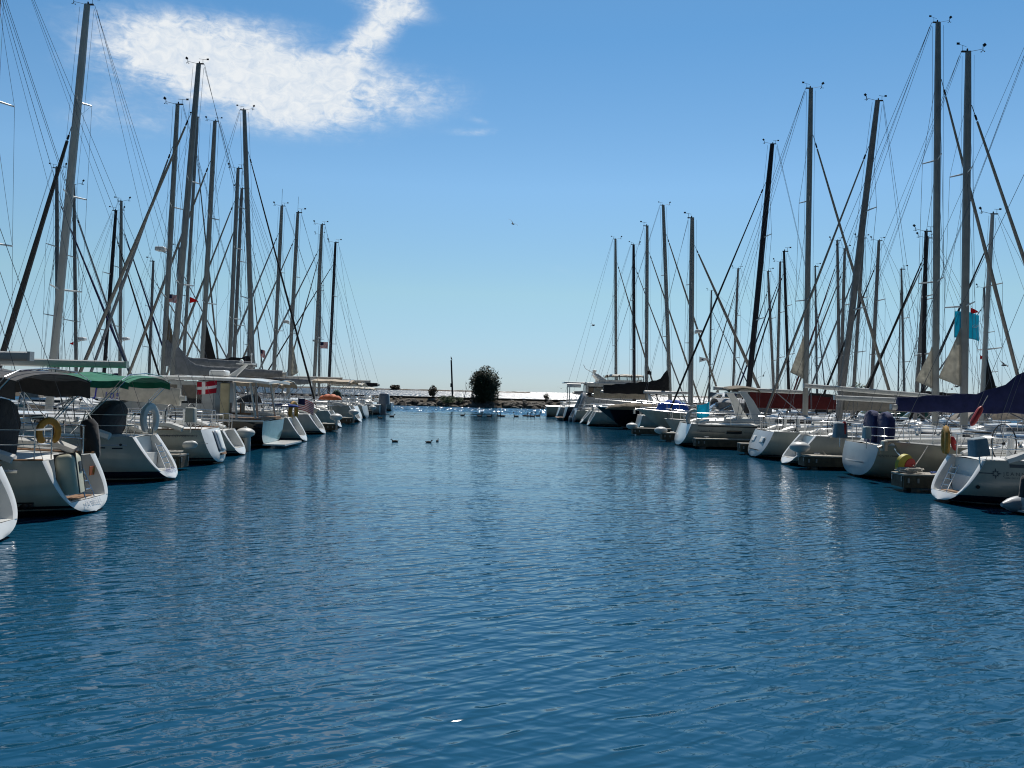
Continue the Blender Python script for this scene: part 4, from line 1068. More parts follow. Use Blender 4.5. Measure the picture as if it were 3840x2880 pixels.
# --- small open boats at the far ends
def openboat(name, label, X, Y, bow, L, B, hm, fs=0.85, top=None, out=None, rot=0):
    root = empty(name, (X, Y, 0), (PI if bow < 0 else 0) + R(rot)); tag(root, label, 'motorboat')
    h = Hull(L, B, fs, fs+0.45, rake=-0.05, bowrake=1.2, bs=0.9, z0=0.0, p=3.0, q=2.0, flare=0.4, depth=0.35)
    mhull(h, root, hm)
    c = MB(); c.rbox((L*0.4, 0, fs+0.4), (0.8, 0.8, 0.9), 0.1); c.rbox((L*0.26, 0, fs+0.25), (0.5, 0.9, 0.5), 0.08); c.build('console', M_GEL, root)
    ws = MB(); ws.add([(L*0.4+0.35, -0.4, fs+0.85), (L*0.4+0.35, 0.4, fs+0.85), (L*0.4+0.15, 0.36, fs+1.3), (L*0.4+0.15, -0.36, fs+1.3)], [(0,1,2,3)]); ws.build('windscreen', M_CLEAR, root)
    if top:
        arc_canopy(0.6, L*0.55, B*0.38, B*0.38, fs+1.75, fs+1.8, 0.15, 0.12).build('sun_top', top, root, ang=60)
        t = MB()
        for x in (1.0, L*0.5):
            for sg in (1, -1): t.tube([(L*0.3, sg*B*0.42, fs), (x, sg*B*0.38, fs+1.75)], 0.02, 5)
        t.build('top_frame', M_STEEL, root)
    if out:
        m = MB()
        for y in out[0]:
            q = MB(); outboard(q, -0.35, fs+0.1, out[1]); m.add([(a, b+y, c_) for a, b, c_ in q.v], q.f)
        m.build('outboard_motor', mat('motor_cowl', (0.22, 0.24, 0.28), 0.3, coat=0.3), root)
    return root
openboat('outboard_boat', 'open boat with one big grey outboard motor and cream sun top', -14.0, 83.6, -1, 7.5, 2.6, HULL_G, 1.0, C_CREAM, ((0.0,), 2.0))
openboat('motorboat', 'small grey motorboat, last hull of the left row by the rocks', -15.0, 98.0, -1, 7.5, 2.7, HULL_G, 1.0)
openboat('motorboat', 'small pale motorboat, last hull of the right row by the rocks', 4.1, 91.0, 1, 8.0, 2.8, HULL_OL, 1.15)

# --- inflatable dinghies
def dinghy(label, loc, rz, s=1.0, motor=True, tilt=0.0):
    root = empty('inflatable_dinghy', loc, rz); root.rotation_euler = (0, tilt, rz); tag(root, label, 'dinghy')
    t = MB(); r0 = 0.22*s
    for sg in (1, -1):
        t.tube([(-0.42*s, sg*0.55*s, 0.24*s), (-0.2*s, sg*0.55*s, 0.25*s), (0.0, sg*0.55*s, 0.25*s), (1.6*s, sg*0.55*s, 0.27*s), (2.3*s, sg*0.38*s, 0.36*s), (2.6*s, 0.0, 0.42*s)], [0.05*s, r0*0.72, r0, r0, r0, r0*0.96], 12)
    t.build('tube', mat('hypalon_grey', (0.33, 0.35, 0.37), 0.45, var=0.1), root)
    f = MB(); f.box((1.0*s, 0, 0.12*s), (2.2*s, 0.8*s, 0.05*s)); f.box((0.0, 0, 0.32*s), (0.06*s, 0.75*s, 0.45*s)); f.box((0.9*s, 0, 0.42*s), (0.25*s, 0.95*s, 0.03*s)); f.build('floor', M_GREYGEL, root)
    if motor:
        m = MB(); m.rbox((-0.16*s, 0, 0.78*s), (0.40*s, 0.30*s, 0.55*s), 0.1*s, taper=0.8); m.box((-0.15*s, 0, 0.3*s), (0.14*s, 0.1*s, 0.6*s)); m.ell((-0.18*s, 0, -0.02*s), (0.16*s, 0.05*s, 0.05*s), 8, 6)
        m.build('motor', C_BLACK, root)
    return root
dinghy('grey inflatable dinghy with a black covered motor cut by the right edge', (13.0, 19.35, -0.02), R(8), 1.0)
dinghy('grey inflatable dinghy hoisted on end behind the narrow bright stern', (6.2, 76.0, 0.2), R(15), 1.0, False, R(-62))

# ================================================================== docks
def finger(label, X, Y, bow, length=9.0, w=0.8, top=0.55, bumper=None, coil=None, box_=False):
    """finger pier reaching from the main dock to X; bow -1: it extends to the left from X"""
    root = empty('finger_dock', (X, Y, 0), PI if bow < 0 else 0); tag(root, label, 'dock', 'finger docks')
    d = MB(); d.box((length/2, 0, top-0.025), (length, w, 0.05))
    for k in range(int(length/0.15)): pass
    d.build('deck_board', M_WOODTOP, root)
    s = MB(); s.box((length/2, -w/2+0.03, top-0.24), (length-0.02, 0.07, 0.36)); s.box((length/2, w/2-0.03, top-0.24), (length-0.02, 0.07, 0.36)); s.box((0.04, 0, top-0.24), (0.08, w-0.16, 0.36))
    s.build('fascia', M_WOOD, root)
    for x in (0.45, length*0.5, length-0.4):
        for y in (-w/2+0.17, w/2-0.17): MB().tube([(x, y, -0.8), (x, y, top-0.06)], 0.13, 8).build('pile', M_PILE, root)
    c = MB()
    for y in (-w/2+0.1, w/2-0.1): c.box((-0.012, y, top-0.16), (0.02, 0.05, 0.14))
    for x in (0.15, 0.45):
        c.box((x, -w/2-0.012, top-0.2), (0.06, 0.02, 0.14)); c.box((x, w/2+0.012, top-0.2), (0.06, 0.02, 0.14))
    c.build('bracket', mat('galvanised_plate', (0.28, 0.29, 0.29), 0.5, metal=0.4), root)
    cl = MB()
    for x in (0.7, length*0.6): cl.tube([(x-0.12, 0.2, top+0.06), (x+0.12, 0.2, top+0.06)], 0.018, 6); cl.tube([(x, 0.2, top-0.01), (x, 0.2, top+0.06)], 0.02, 6)
    cl.build('cleat', M_STEEL, root)
    if bumper:
        yb = bumper[0]
        b = MB(); b.ell((0.0, yb, top+bumper[1]), (0.40, 0.40, 0.22), 16, 9); b.tube([(0, yb, top+bumper[1]+0.15), (0, yb, top+bumper[1]+0.26)], [0.12, 0.06], 8); b.tube([(0, yb, top-0.1), (0, yb, top+bumper[1])], 0.10, 8)
        b.build('dock_bumper', M_FENDER, root)
        if bumper[2]:
            MB().tube([(-0.08, yb, top-0.75), (-0.1, yb, top-0.6), (-0.1, yb, top+0.05), (-0.08, yb, top+0.15)], [0.08, 0.14, 0.14, 0.08], 10).build('bumper_tube', M_FENDER, root)
    return root
finger('short dock between the green awning yacht and the blue sterned yacht', SX(700, 25.3), 25.2, -1, 9, 0.7, 0.52)
finger('dock with a white bumper in front of the black motor yacht', SX(930, 33.4), 33.4, -1, 9, 0.8, 0.55, (0.32, 0.22, True))
finger('far left dock with a bumper beside the angled bright stern', SX(1262, 49.3), 49.3, -1, 9, 0.8, 0.5, (0.2, 0.42, False))
finger('far left dock with a raised bumper beside the tall scooped stern', SX(1325, 59.6), 59.6, -1, 9, 0.8, 0.5, (0.0, 0.42, False))
finger('last left dock beyond the pale blue stern', SX(1395, 80.0), 80.0, -1, 8, 0.8, 0.5, (0.0, 0.3, False))
finger('nearest right dock carrying the rope pile and the yellow disc', SX(3368, 24.4), 24.4, 1, 9, 0.8, 0.55)
finger('right dock with a round white bumper beside the hollow stern', SX(3008, 31.1), 31.1, 1, 9, 0.75, 0.55, (0.2, 0.3, False))
finger('right dock in front of the flat grey stern with hatches', SX(2772, 38.2), 38.2, 1, 8, 0.6, 0.55)
finger('long right dock alongside the arch yacht', SX(2605, 41.6), 41.6, 1, 9, 0.7, 0.55)
finger('right dock with pale bracket just left of the arch yacht', SX(2480, 47.0), 47.0, 1, 9, 0.8, 0.55, (0.1, 0.12, False))
finger('right dock under the bow of the black cruiser', SX(2368, 54.0), 59.9 - 6.2, 1, 9, 0.7, 0.5, (0.1, 0.12, False))
finger('last right dock ahead of the narrow bright stern', SX(2262, 70.0), 70.0, 1, 8, 0.6, 0.5)
for nm, X, lb in (('main_dock', -24.0, 'long timber main dock behind the left row of yachts'), ('main_dock', 27.2, 'long timber main dock behind the right row of yachts')):
    root = empty(nm, (X, 0, 0)); tag(root, lb, 'dock')
    if X > 0: root.rotation_euler = (0, 0, R(6.5)); root.location = (28.3, 0, 0)
    else: root.rotation_euler = (0, 0, R(2.0)); root.location = (-22.6, 0, 0)
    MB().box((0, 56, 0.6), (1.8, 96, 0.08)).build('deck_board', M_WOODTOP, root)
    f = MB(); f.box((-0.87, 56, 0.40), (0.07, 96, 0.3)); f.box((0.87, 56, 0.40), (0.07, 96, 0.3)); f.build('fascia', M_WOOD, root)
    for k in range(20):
        for sx in (-0.6, 0.6): MB().tube([(sx, 10+k*4.8, -0.8), (sx, 10+k*4.8, 0.55)], 0.14, 8).build('pile', M_PILE, root)

# ================================================================== breakwater, trees, pole
BY = 130.5
m = MB(); n = 60; rows = []
prof = [(-1.4, -0.6), (-0.4, 0.15), (0.6, 0.7), (1.6, 1.1), (2.0, 1.18), (9.0, 1.1), (13.0, -0.8)]
for i in range(n+1):
    x = -120 + 240*i/n
    rows.append([(x, BY + y + 0.5*mnoise.noise((x*0.2, y, 1)), z + 0.25*mnoise.noise((x*0.3, y, 0))) for y, z in prof])
m.loft(rows, False, False)
tag(m.build('breakwater', mat('earth', (0.09, 0.075, 0.055), 0.95, var=0.4, scale=1.0, bump=0.05), ang=30), kind='structure')
cap = MB()
for k in range(24): cap.box((-120 + 10*k + 5, BY + 3.2, 1.25), (9.97, 1.6, 0.62))
tag(cap.build('breakwater_wall', mat('wall_concrete', (0.06, 0.05, 0.042), 0.9, var=0.3, scale=1.5), smooth=False), 'low dark concrete wall along the top of the breakwater', 'wall')
rk = MB(); rnd = random.Random(3)
base = MB().ell((0, 0, 0), (1, 1, 1), 7, 5)
for k in range(1150):
    x = rnd.uniform(-75, 75); f = rnd.random(); y = BY - 1.3 + 3.2*f; z = -0.15 + 1.22*f
    s = rnd.uniform(0.22, 0.72)*(1.15-0.3*f); a = rnd.uniform(0, 6.28); sq = (rnd.uniform(0.8, 1.6), rnd.uniform(0.7, 1.2), rnd.uniform(0.5, 0.95)); sd = rnd.uniform(0, 99)
    Mr = Matrix.Rotation(a, 3, 'Z') @ Matrix.Rotation(rnd.uniform(-0.5, 0.5), 3, 'X')
    vs = []
    for v in base.v:
        q = Vector(v); q *= 1 + 0.35*mnoise.noise(q*1.3 + Vector((sd, 0, 0)))
        vs.append(Mr @ Vector((q.x*sq[0]*s, q.y*sq[1]*s, q.z*sq[2]*s)) + Vector((x, y, z)))
    rk.add(vs, base.f)
tag(rk.build('riprap', mat('limestone', (0.115, 0.102, 0.086), 0.9, var=0.6, scale=0.9, bump=0.04, bscale=6), smooth=False), 'rough grey brown boulders piled along the foot of the breakwater', 'rocks', kind='stuff')

def bush(name, label, loc, r, h, nleaf, seed, leafm, trunk_h=0.6, lobes=9, ls=(0.10, 0.22), cat='bush', low=0.1):
    root = empty(name, loc); tag(root, label, cat)
    rn = random.Random(seed)
    t = MB(); tips = []
    for k in range(7):
        a = rn.uniform(0, 6.28); d = rn.uniform(0.2, 0.75)*r
        tip = Vector((d*math.cos(a), d*math.sin(a), h*rn.uniform(0.55, 0.85)))
        mid = Vector((tip.x*0.35, tip.y*0.35, h*0.3)); t.tube([(0.1*math.cos(a), 0.1*math.sin(a), -0.2), mid, tip], [0.05*h/3, 0.035*h/3, 0.012*h/3], 6); tips.append(tip)
    t.build('trunk', mat('bark', (0.06, 0.045, 0.03), 0.9, var=0.3), root)
    cs = []
    for k in range(lobes):
        a = 6.28*k/lobes + rn.uniform(-0.4, 0.4); e = rn.uniform(-0.5, 1.0); rad = rn.uniform(0.42, 0.72)
        cs.append((Vector((r*rad*math.cos(a)*(1-0.45*abs(e)), r*rad*math.sin(a)*(1-0.45*abs(e)), h*(0.36+0.33*e))), r*rn.uniform(0.30, 0.46)))
    cs.append((Vector((0, 0, h*0.48)), r*0.82)); cs.append((Vector((r*0.1, 0, h*0.70)), r*0.58)); cs.append((Vector((-r*0.35, 0, h*0.5)), r*0.55)); cs.append((Vector((r*0.35, 0, h*0.5)), r*0.55)); cs.append((Vector((0, 0, h*0.2)), r*0.55))
    c = MB()
    for k in range(nleaf):
        ctr, rr = cs[rn.randrange(len(cs))]
        d = Vector((rn.gauss(0, 1), rn.gauss(0, 1), rn.gauss(0, 1))).normalized()
        p = ctr + d*rr*(rn.random()**0.32)*(1.0 + (0.22 if rn.random() < 0.12 else 0))
        if p.z < low*h or p.z > h*1.02: continue
        u = Vector((rn.gauss(0, 1), rn.gauss(0, 1), rn.gauss(0, 1))).normalized(); v = u.orthogonal().normalized()
        s = rn.uniform(*ls)
        c.add([p-u*s, p+v*s*0.45, p+u*s, p-v*s*0.45], [(0,1,2,3)])
    c.build('crown', leafm, root, smooth=False)
    return root
def leafmat(name, c):
    m, nt, b = newmat(name); N = nt.nodes.new; Lk = nt.links.new
    tc = N('ShaderNodeTexCoord'); n = N('ShaderNodeTexNoise'); n.inputs['Scale'].default_value = 1.4; n.inputs['Detail'].default_value = 4
    Lk(tc.outputs['Object'], n.inputs['Vector']); r = N('ShaderNodeValToRGB')
    r.color_ramp.elements[0].position = 0.3; r.color_ramp.elements[1].position = 0.7
    r.color_ramp.elements[0].color = tuple(x*0.5 for x in c)+(1,); r.color_ramp.elements[1].color = tuple(x*1.5 for x in c)+(1,)
    Lk(n.outputs['Fac'], r.inputs['Fac']); Lk(r.outputs[0], b.inputs['Base Color']); b.inputs['Roughness'].default_value = 0.6
    return m
L1 = leafmat('leaf_dark', (0.035, 0.055, 0.022)); L2 = leafmat('leaf_green', (0.05, 0.10, 0.028)); L3 = leafmat('leaf_dry', (0.10, 0.065, 0.03))
def bx(px, Y=BY): return SX(px, Y)
bush('round_bush', 'big round dark bush standing on the breakwater', (bx(1814), BY+1.0, 0.8), 3.1, 6.45, 15000, 11, L1, ls=(0.10, 0.22), low=0.0, lobes=13)
bush('small_shrub', 'small ragged brown shrub on the breakwater left of the pole', (bx(1616), BY+2.0, 1.4), 0.95, 2.3, 900, 12, L3, lobes=5, ls=(0.08, 0.2))
bush('low_shrub', 'low bright green weeds on the rocks right of the pole foot', (bx(1672), BY+0.2, 0.6), 1.7, 1.2, 1400, 13, L2, lobes=7, ls=(0.07, 0.16), low=0.0)
bush('low_shrub', 'small green weed tuft on the rocks beside the bush', (bx(1722), BY+0.4, 0.7), 0.8, 0.9, 500, 14, L2, lobes=5, ls=(0.07, 0.14), low=0.0)
bush('small_shrub', 'brown shrub on the wall left of the flybridge cruiser', (bx(2048), BY+2.2, 1.4), 0.6, 1.3, 400, 15, L3, lobes=4, ls=(0.07, 0.15))
bush('tree', 'leafy tree behind the burgundy sail cover', (60.0, 135.5, 0.8), 2.6, 5.0, 2600, 16, L2, ls=(0.14, 0.3), cat='tree')
bush('tree', 'leafy tree at the foot of the yacht masts near the right edge', (86.0, 140.0, 0.8), 1.8, 6.0, 1500, 17, L2, ls=(0.14, 0.3), cat='tree')
# bare dead sapling
ds = MB(); x0 = bx(1738)
ds.tube([(0, 0, -0.4), (0.05, 0, 1.2), (0.35, 0.1, 2.6), (0.5, 0.1, 3.3)], [0.06, 0.045, 0.03, 0.012], 6)
for a, b, c in (((0.05, 0, 1.2), (-0.25, 0, 1.9), (-0.3, 0, 2.5)), ((0.2, 0, 1.9), (0.75, 0.1, 2.6), (0.9, 0.1, 3.6)), ((0.3, 0.1, 2.4), (0.2, 0, 3.2), (0.25, 0, 4.0))): ds.tube([a, b, c], [0.03, 0.02, 0.008], 5)
tag(ds.build('bare_sapling', mat('bark', (0.06, 0.045, 0.03)), loc=(x0, BY-0.3, 0.5)), 'leafless grey sapling leaning beside the big bush', 'tree')
# timber pole with a box, leaning slightly left
pl = empty('timber_pole', (bx(1692), BY+1.9, 1.3)); tag(pl, 'tall dark timber pole leaning left on the breakwater', 'pole')
MB().tube([(0, 0, -0.3), (-0.42, 0, 6.55)], [0.16, 0.13], 10).build('shaft', M_BLACKMAST, pl)
MB().rbox((-0.28, -0.18, 2.3), (0.34, 0.25, 0.62), 0.04).build('junction_box', M_RUBBER, pl)
# far breakwaters on the horizon
fbm = MB(); rn = random.Random(5)
for (xa, xb_, Y_) in ((-480, -70, 1500), (-120, 40, 1700), (150, 420, 1400), (430, 800, 1500)):
    rows = []
    for i in range(41):
        x = lerp(xa, xb_, i/40); zt = 1.6 + 1.1*rn.random()
        rows.append([(x, Y_-8, -1), (x, Y_-1, zt), (x, Y_+1, zt), (x, Y_+8, -1)])
    fbm.loft(rows, False, False)
tag(fbm.build('far_breakwater', mat('earth', (0.09, 0.075, 0.055))), kind='structure')
bush('small_shrub', 'tuft of bushes standing on the far breakwater, left of the channel', (SX(1478, 1500), 1500, 1.0), 11, 8, 700, 18, L3, lobes=6, ls=(1.2, 3.0), low=0.0)

# ================================================================== fittings seen on particular boats
def loc(B, p):                      # world point -> boat coordinates
    r = B[0]; return Matrix.Rotation(-r.rotation_euler.z, 3, 'Z') @ (Vector(p) - r.location)
def wheel_cover(B, p, r, hgt, m, thick=0.14, name='wheel_cover', lean=0.0):
    """cloth hood over a steering wheel: a rounded slab narrowing to the foot, creased"""
    c = loc(B, p); rows = []
    out = [(-r*0.75, 0), (-r*0.98, hgt-r*1.3)] + [(r*math.cos(a), hgt - r + r*math.sin(a)) for a in [PI - PI*k/12 for k in range(13)]] + [(r*0.98, hgt-r*1.3), (r*0.75, 0)]
    for t, sc_ in ((-1, 0.86), (-0.8, 0.97), (0, 1.0), (0.8, 0.97), (1, 0.86)):
        rows.append([(c.x + t*thick + 0.02*math.sin(j*2.2) + lean*b, c.y + a*sc_, c.z + b*(0.5+0.5*sc_)) for j, (a, b) in enumerate(out)])
    MB().loft(rows, True, True).build(name, m, B[0], ang=50)
def discs(B, name, pts, m, r):
    h, near = B[1], B[2]; mb_ = MB()
    for x, z in pts:
        y = h.side(x, z); mb_.ell((x, near*y, z), (r*1.25, 0.03, r), 12, 7)
    return mb_.build(name, m, B[0])
def stripe(B, name, x0, x1, z0, z1, m, w=0.02, zf=None):
    h, near = B[1], B[2]; n = 14; rows = []
    for i in range(n+1):
        x = lerp(x0, x1, i/n); za, zb = (z0, z1) if zf is None else zf(x)
        rows.append([(x, near*(h.side(x, za)+0.004), za), (x, near*(h.side(x, (za+zb)/2)+0.012), (za+zb)/2), (x, near*(h.side(x, zb)+0.004), zb)])
    return MB().loft(rows, False, False).build(name, m, B[0])
M_LETTER = mat('lettering_grey', (0.10, 0.11, 0.12), 0.5)
M_LETTERB = mat('lettering_blue', (0.015, 0.025, 0.40), 0.5)
M_LETTERN = mat('lettering_navy', (0.03, 0.04, 0.16), 0.5)
M_PALE = mat('lettering_pale', (0.42, 0.44, 0.48), 0.5)
NY = lambda B, Y: Y
def near_xz(B, px, py):
    """boat coordinates (x, z) of a pixel on the near hull side"""
    yh = B[1].B*0.4
    for _ in range(6):
        p = loc(B, at(px, py, B[0].location.y - yh)); yh = B[1].side(p.x, max(0.1, p.z))
    return p.x, p.z

# first yacht on the left
discs(A1, 'exhaust_port', [near_xz(A1, 88, 1897), near_xz(A1, 110, 1896)], M_BLACK, 0.07)
stripe(A1, 'rub_strake', 0.95, 8.0, 0.93, 1.0, M_STEEL)
stripe(A1, 'hull_line', 0.7, 6.5, 0.30, 0.335, M_BLACK)
wheel_cover(A1, (-10.75, 16.4, 1.05), 0.55, 1.35, C_BLACK)
wheel_cover(A1, (-11.6, 15.9, 1.05), 0.62, 1.25, C_CHAR, 0.2, 'helm_cover')
def transom_text(B, s, px, py, size, m, name='transom_lettering', stretch=1.0):
    """lettering on the stern face, lying in its slope"""
    vs, fs = text_geo(s, size); h = B[1]; near = B[2]
    w_ = max(v.x for v in vs); r = B[0]
    c = loc(B, at(px, py, r.location.y)); out = []
    dirn = -1 if near > 0 else 1
    sl = h.rake/(h.fs-h.z0)
    for v in vs:
        z = c.z + v.y; y = (v.x - w_/2)*stretch*(-near if near > 0 else 1)
        yy = -y*near if near < 0 else y
        out.append((h.xs(z) - 0.075, -(v.x - w_/2)*stretch, z))
    return MB().add(out, fs).build(name, m, r, smooth=False)
transom_text(A1, 'SEA BREEZE' if False else 'MA BELLE', 352, 1888, 0.15, M_PALE)
transom_text(A2, 'VINCITO', 628, 1768, 0.17, M_LETTERN)
cn = empty('raft_canister', at(262, 1775, 16.3)); cn.rotation_euler = (0, R(-8), R(12)); tag(cn, 'cream life raft canister strapped upright on the open stern of the black awning yacht', 'life raft')
c = MB(); c.rbox((0, 0, 0), (0.40, 0.56, 0.84), 0.13, 4); c.build('shell', mat('canister', (0.55, 0.53, 0.40), 0.4), cn)
c = MB()
for y in (-0.17, 0.17): c.box((0, y, 0.005), (0.415, 0.03, 0.85))
c.build('strap', M_BLACK, cn)
MB().rbox((0.205, 0.03, 0.12), (0.02, 0.16, 0.22), 0.02).build('data_plate', M_BLACK, cn)
st = empty('sticker', at(347, 1764, 17.45)); tag(st, 'small orange safety sticker inside the open stern', 'sticker')
MB().box((0, 0, 0), (0.02, 0.24, 0.20)).build('sheet', M_ORANGE, st); MB().box((0.012, 0.05, 0), (0.012, 0.1, 0.1)).build('symbol', M_YELLOW, st)
bg_ = empty('outboard_cover', at(337, 1640, 17.9)); bg_.rotation_euler = (0, R(-10), 0); tag(bg_, 'long black bag hanging from the stern rail of the black awning yacht', 'bag')
MB().tube([(0, 0, 0.42), (0, 0, 0.40), (0.02, 0, 0.28), (0, 0, -0.1), (-0.02, 0, -0.45), (-0.02, 0, -0.58)], [0.05, 0.13, 0.19, 0.20, 0.17, 0.07], 12).build('body', C_BLACK, bg_)
MB().tube([(-0.1, 0, 0.4), (0, 0, 0.62), (0.1, 0, 0.4)], 0.02, 6).build('handle', M_ROPE, bg_)

def horseshoe(label, p, rz, m, s=1.0, name='horseshoe_buoy'):
    r = empty(name, p, rz); tag(r, label, 'life buoy')
    pts = [(0.26*s*math.cos(a), 0, 0.32*s*math.sin(a)) for a in [R(-60) + R(300)*k/16 for k in range(17)]]
    MB().tube(pts, [0.07*s] + [0.10*s]*15 + [0.07*s], 8, True, 0.7).build('cushion', m, r)
    MB().tube([(-0.05, 0.02, 0.3*s), (0, 0.05, 0.5*s)], 0.012, 5).build('bracket', M_STEEL, r)
    return r
horseshoe('mustard brown horseshoe buoy on the rail of the black awning yacht', at(182, 1620, 17.6), R(58), M_YELLOW, 0.8)
horseshoe('white horseshoe buoy on the stern rail of the green awning yacht', at(562, 1572, 23.4), R(80), M_FENDER, 1.2)
horseshoe('mustard horseshoe buoy on the stern rail beyond the dark motor yacht', at(1100, 1545, 40.5), R(80), M_YELLOW, 1.4)
horseshoe('mustard horseshoe buoy with a white top on the nearest right yacht', at(3546, 1655, 23.0), R(70), M_YELLOW, 1.15)
horseshoe('pale C shaped buoy on the rail of the arch yacht', at(2600, 1570, 43.2), R(20), M_FENDER, 1.35)
wheel_cover(A2, (-11.8, 22.4, 1.05), 0.8, 1.22, C_BLACK, 0.25, 'cockpit_cover', -0.30)
discs(A2, 'hull_port', [near_xz(A2, 452, 1668)], M_BLACK, 0.035)
stripe(A2, 'hull_line', near_xz(A2, 395, 1682)[0], near_xz(A2, 352, 1681)[0], near_xz(A2, 395, 1682)[1], near_xz(A2, 395, 1680)[1]+0.02, M_BLACK)
stripe(A2, 'hull_line', near_xz(A2, 460, 1684)[0], near_xz(A2, 420, 1683)[0], near_xz(A2, 460, 1684)[1], near_xz(A2, 460, 1682)[1]+0.02, M_BLACK)
stripe(A2, 'rub_strake', 0.95, 9.0, 1.02, 1.06, M_PALE)
# blue sterned yacht
x_, z_ = near_xz(A3, 606, 1639)
side_text(A3[1], 'SUN ODYSSEY 419', x_, z_, 0.125, 1, M_LETTER, A3[0], 'hull_lettering', 0.1, 1.05)
stripe(A3, 'cove_line', 0.6, 10.5, 1.0, 1.025, M_LETTER)
h3 = A3[1]
def stern_patch(B, name, y0, y1, z0, z1, m, off=0.10):
    h = B[1]; rows = []
    for i in range(7):
        z = lerp(z0, z1, i/6); rows.append([(h.xs(z) - off, y, z) for y in (y0, (y0+y1)/2, y1)])
    o = MB().loft(rows, False, False).build(name, m, B[0]); sd = o.modifiers.new('thickness', 'SOLIDIFY'); sd.thickness = 0.012; return o
stern_patch(A3, 'stern_panel', -0.10, 0.14, 0.42, 1.14, mat('panel_grey', (0.09, 0.10, 0.12), 0.4))
stern_patch(A3, 'stern_platform', -0.55, -0.12, 0.42, 1.14, M_GEL)
stern_patch(A3, 'stern_step', -0.45, 0.10, 0.30, 0.38, M_TEAK, 0.11)
# lettering on the cream sail cover
vs, fs_ = text_geo('J', 0.54, 0.12); v2, f2 = text_geo('105', 0.36, 0.05, 1.3)
o_ = len(vs); vs = [Vector((v.x, v.y-0.02, 0)) for v in vs] + [Vector((v.x+0.40, v.y-0.07, 0)) for v in v2]; fs_ = fs_ + [tuple(i+o_ for i in q) for q in f2]
pL = loc(A4, at(349, 1482, 31.0)); sl = -0.075
MB().add([(pL.x - v.x, 0.165, pL.z + v.y + sl*v.x) for v in vs], fs_).build('sail_lettering', M_LETTERB, A4[0], smooth=False)

# nearest right yacht
x_, z_ = near_xz(B1, 3762, 1783)
side_text(B1[1], 'JEANNEAU', x_, z_, 0.135, -1, M_LETTER, B1[0], 'hull_lettering', 0.0, 1.45)
x2_, z2_ = near_xz(B1, 3766, 1795)
side_text(B1[1], 'SUN ODYSSEY', x2_, z2_, 0.06, -1, M_LETTER, B1[0], 'hull_lettering', 0.0, 1.3)
xr, zr = near_xz(B1, 3733, 1776); rv, rf = [], []
for k in range(8):
    a = 2*PI*k/8; L_ = 0.15 if k % 2 == 0 else 0.10; w_ = 0.026; o_ = len(rv)
    rv += [(0.035*math.cos(a), 0.035*math.sin(a)), (0.06*math.cos(a)-w_*math.sin(a), 0.06*math.sin(a)+w_*math.cos(a)), (L_*math.cos(a), L_*math.sin(a)), (0.06*math.cos(a)+w_*math.sin(a), 0.06*math.sin(a)-w_*math.cos(a))]; rf.append((o_, o_+1, o_+2, o_+3))
MB().add([(xr+u, -(B1[1].side(xr+u, zr+v)+0.006), zr+v) for u, v in rv], rf).build('compass_emblem', M_LETTER, B1[0], smooth=False)
stripe(B1, 'hull_line', near_xz(B1, 3672, 1773)[0], near_xz(B1, 3716, 1773)[0], zr-0.01, zr+0.015, M_LETTER)
discs(B1, 'hull_port', [near_xz(B1, 3667, 1826)], M_BLACK, 0.05)
stripe(B1, 'sheer_band', 1.25, 8.5, 1.10, 1.17, M_LETTER, zf=lambda x: (B1[1].deckz(x)-0.15, B1[1].deckz(x)-0.06))
def cover_box(label, p, d, m, rz=0.0, lean=0.0, name='covered_grill', cat='covered grill'):
    r = empty(name, p, rz); r.rotation_euler = (0, lean, rz); tag(r, label, cat)
    MB().rbox((0, 0, 0), d, 0.05, 3, 0.9).build('cover', m, r)
    MB().tube([(0, 0, -d[2]/2), (0, 0, -d[2]/2-0.35)], 0.018, 5).build('mount', M_STEEL, r)
C_SLATE = cloth('slate', (0.22, 0.27, 0.30))
cover_box('slate grey covered box clamped to the rail of the nearest right yacht', at(3668, 1676, 20.9), (0.40, 0.42, 0.48), C_SLATE, 0, R(-8))
cover_box('slate grey box with a red bag beside it on the broad blue grey stern', at(3150, 1613, 29.0), (0.45, 0.4, 0.55), C_SLATE)
cover_box('narrow pale grey box on the rail in front of the navy wheel hoods', at(3250, 1622, 27.3), (0.24, 0.3, 0.42), mat('cloth_pale', (0.36, 0.42, 0.42), 0.8))
cover_box('pale grey box on the stern rail of the blue sterned yacht', at(716, 1556, 26.6), (0.34, 0.3, 0.5), mat('cloth_bone', (0.42, 0.42, 0.37), 0.8))
def fender(label, p, m, L=0.5, r=0.09, tilt=0.0):
    e = empty('fender', p); e.rotation_euler = (0, tilt, 0); tag(e, label, 'fender')
    MB().tube([(0, 0, -L/2), (0, 0, -L/2+0.06), (0, 0, -L/2+0.14), (0, 0, L/2-0.14), (0, 0, L/2-0.06), (0, 0, L/2)], [0.03, r*0.8, r, r, r*0.8, 0.03], 10).build('body', m, e)
    MB().tube([(0, 0, L/2), (0, 0, L/2+0.35)], 0.01, 5).build('lanyard', M_ROPE, e)
fender('red bag beside the slate box on the broad blue grey stern', at(3166, 1612, 28.9), M_RED, 0.62, 0.10)
fender('small red fender on the stern rail of the nearest right yacht', at(3576, 1663, 23.3), M_RED, 0.42, 0.08, R(-14))
fender('red float clipped high on the backstay of the nearest right yacht', at(3662, 1560, 22.0), M_RED, 0.62, 0.085, R(28))
fender('white fender hanging by the hull of the blue sterned yacht', at(712, 1668, 25.7), M_FENDER, 0.5, 0.13, R(85))
wheel_cover(B4, at(3268, 1668, 28.7), 0.45, 1.28, C_NAVY); wheel_cover(B4, at(3320, 1668, 27.9), 0.48, 1.18, C_NAVY)
x_, z_ = near_xz(B4, 3290, 1712)
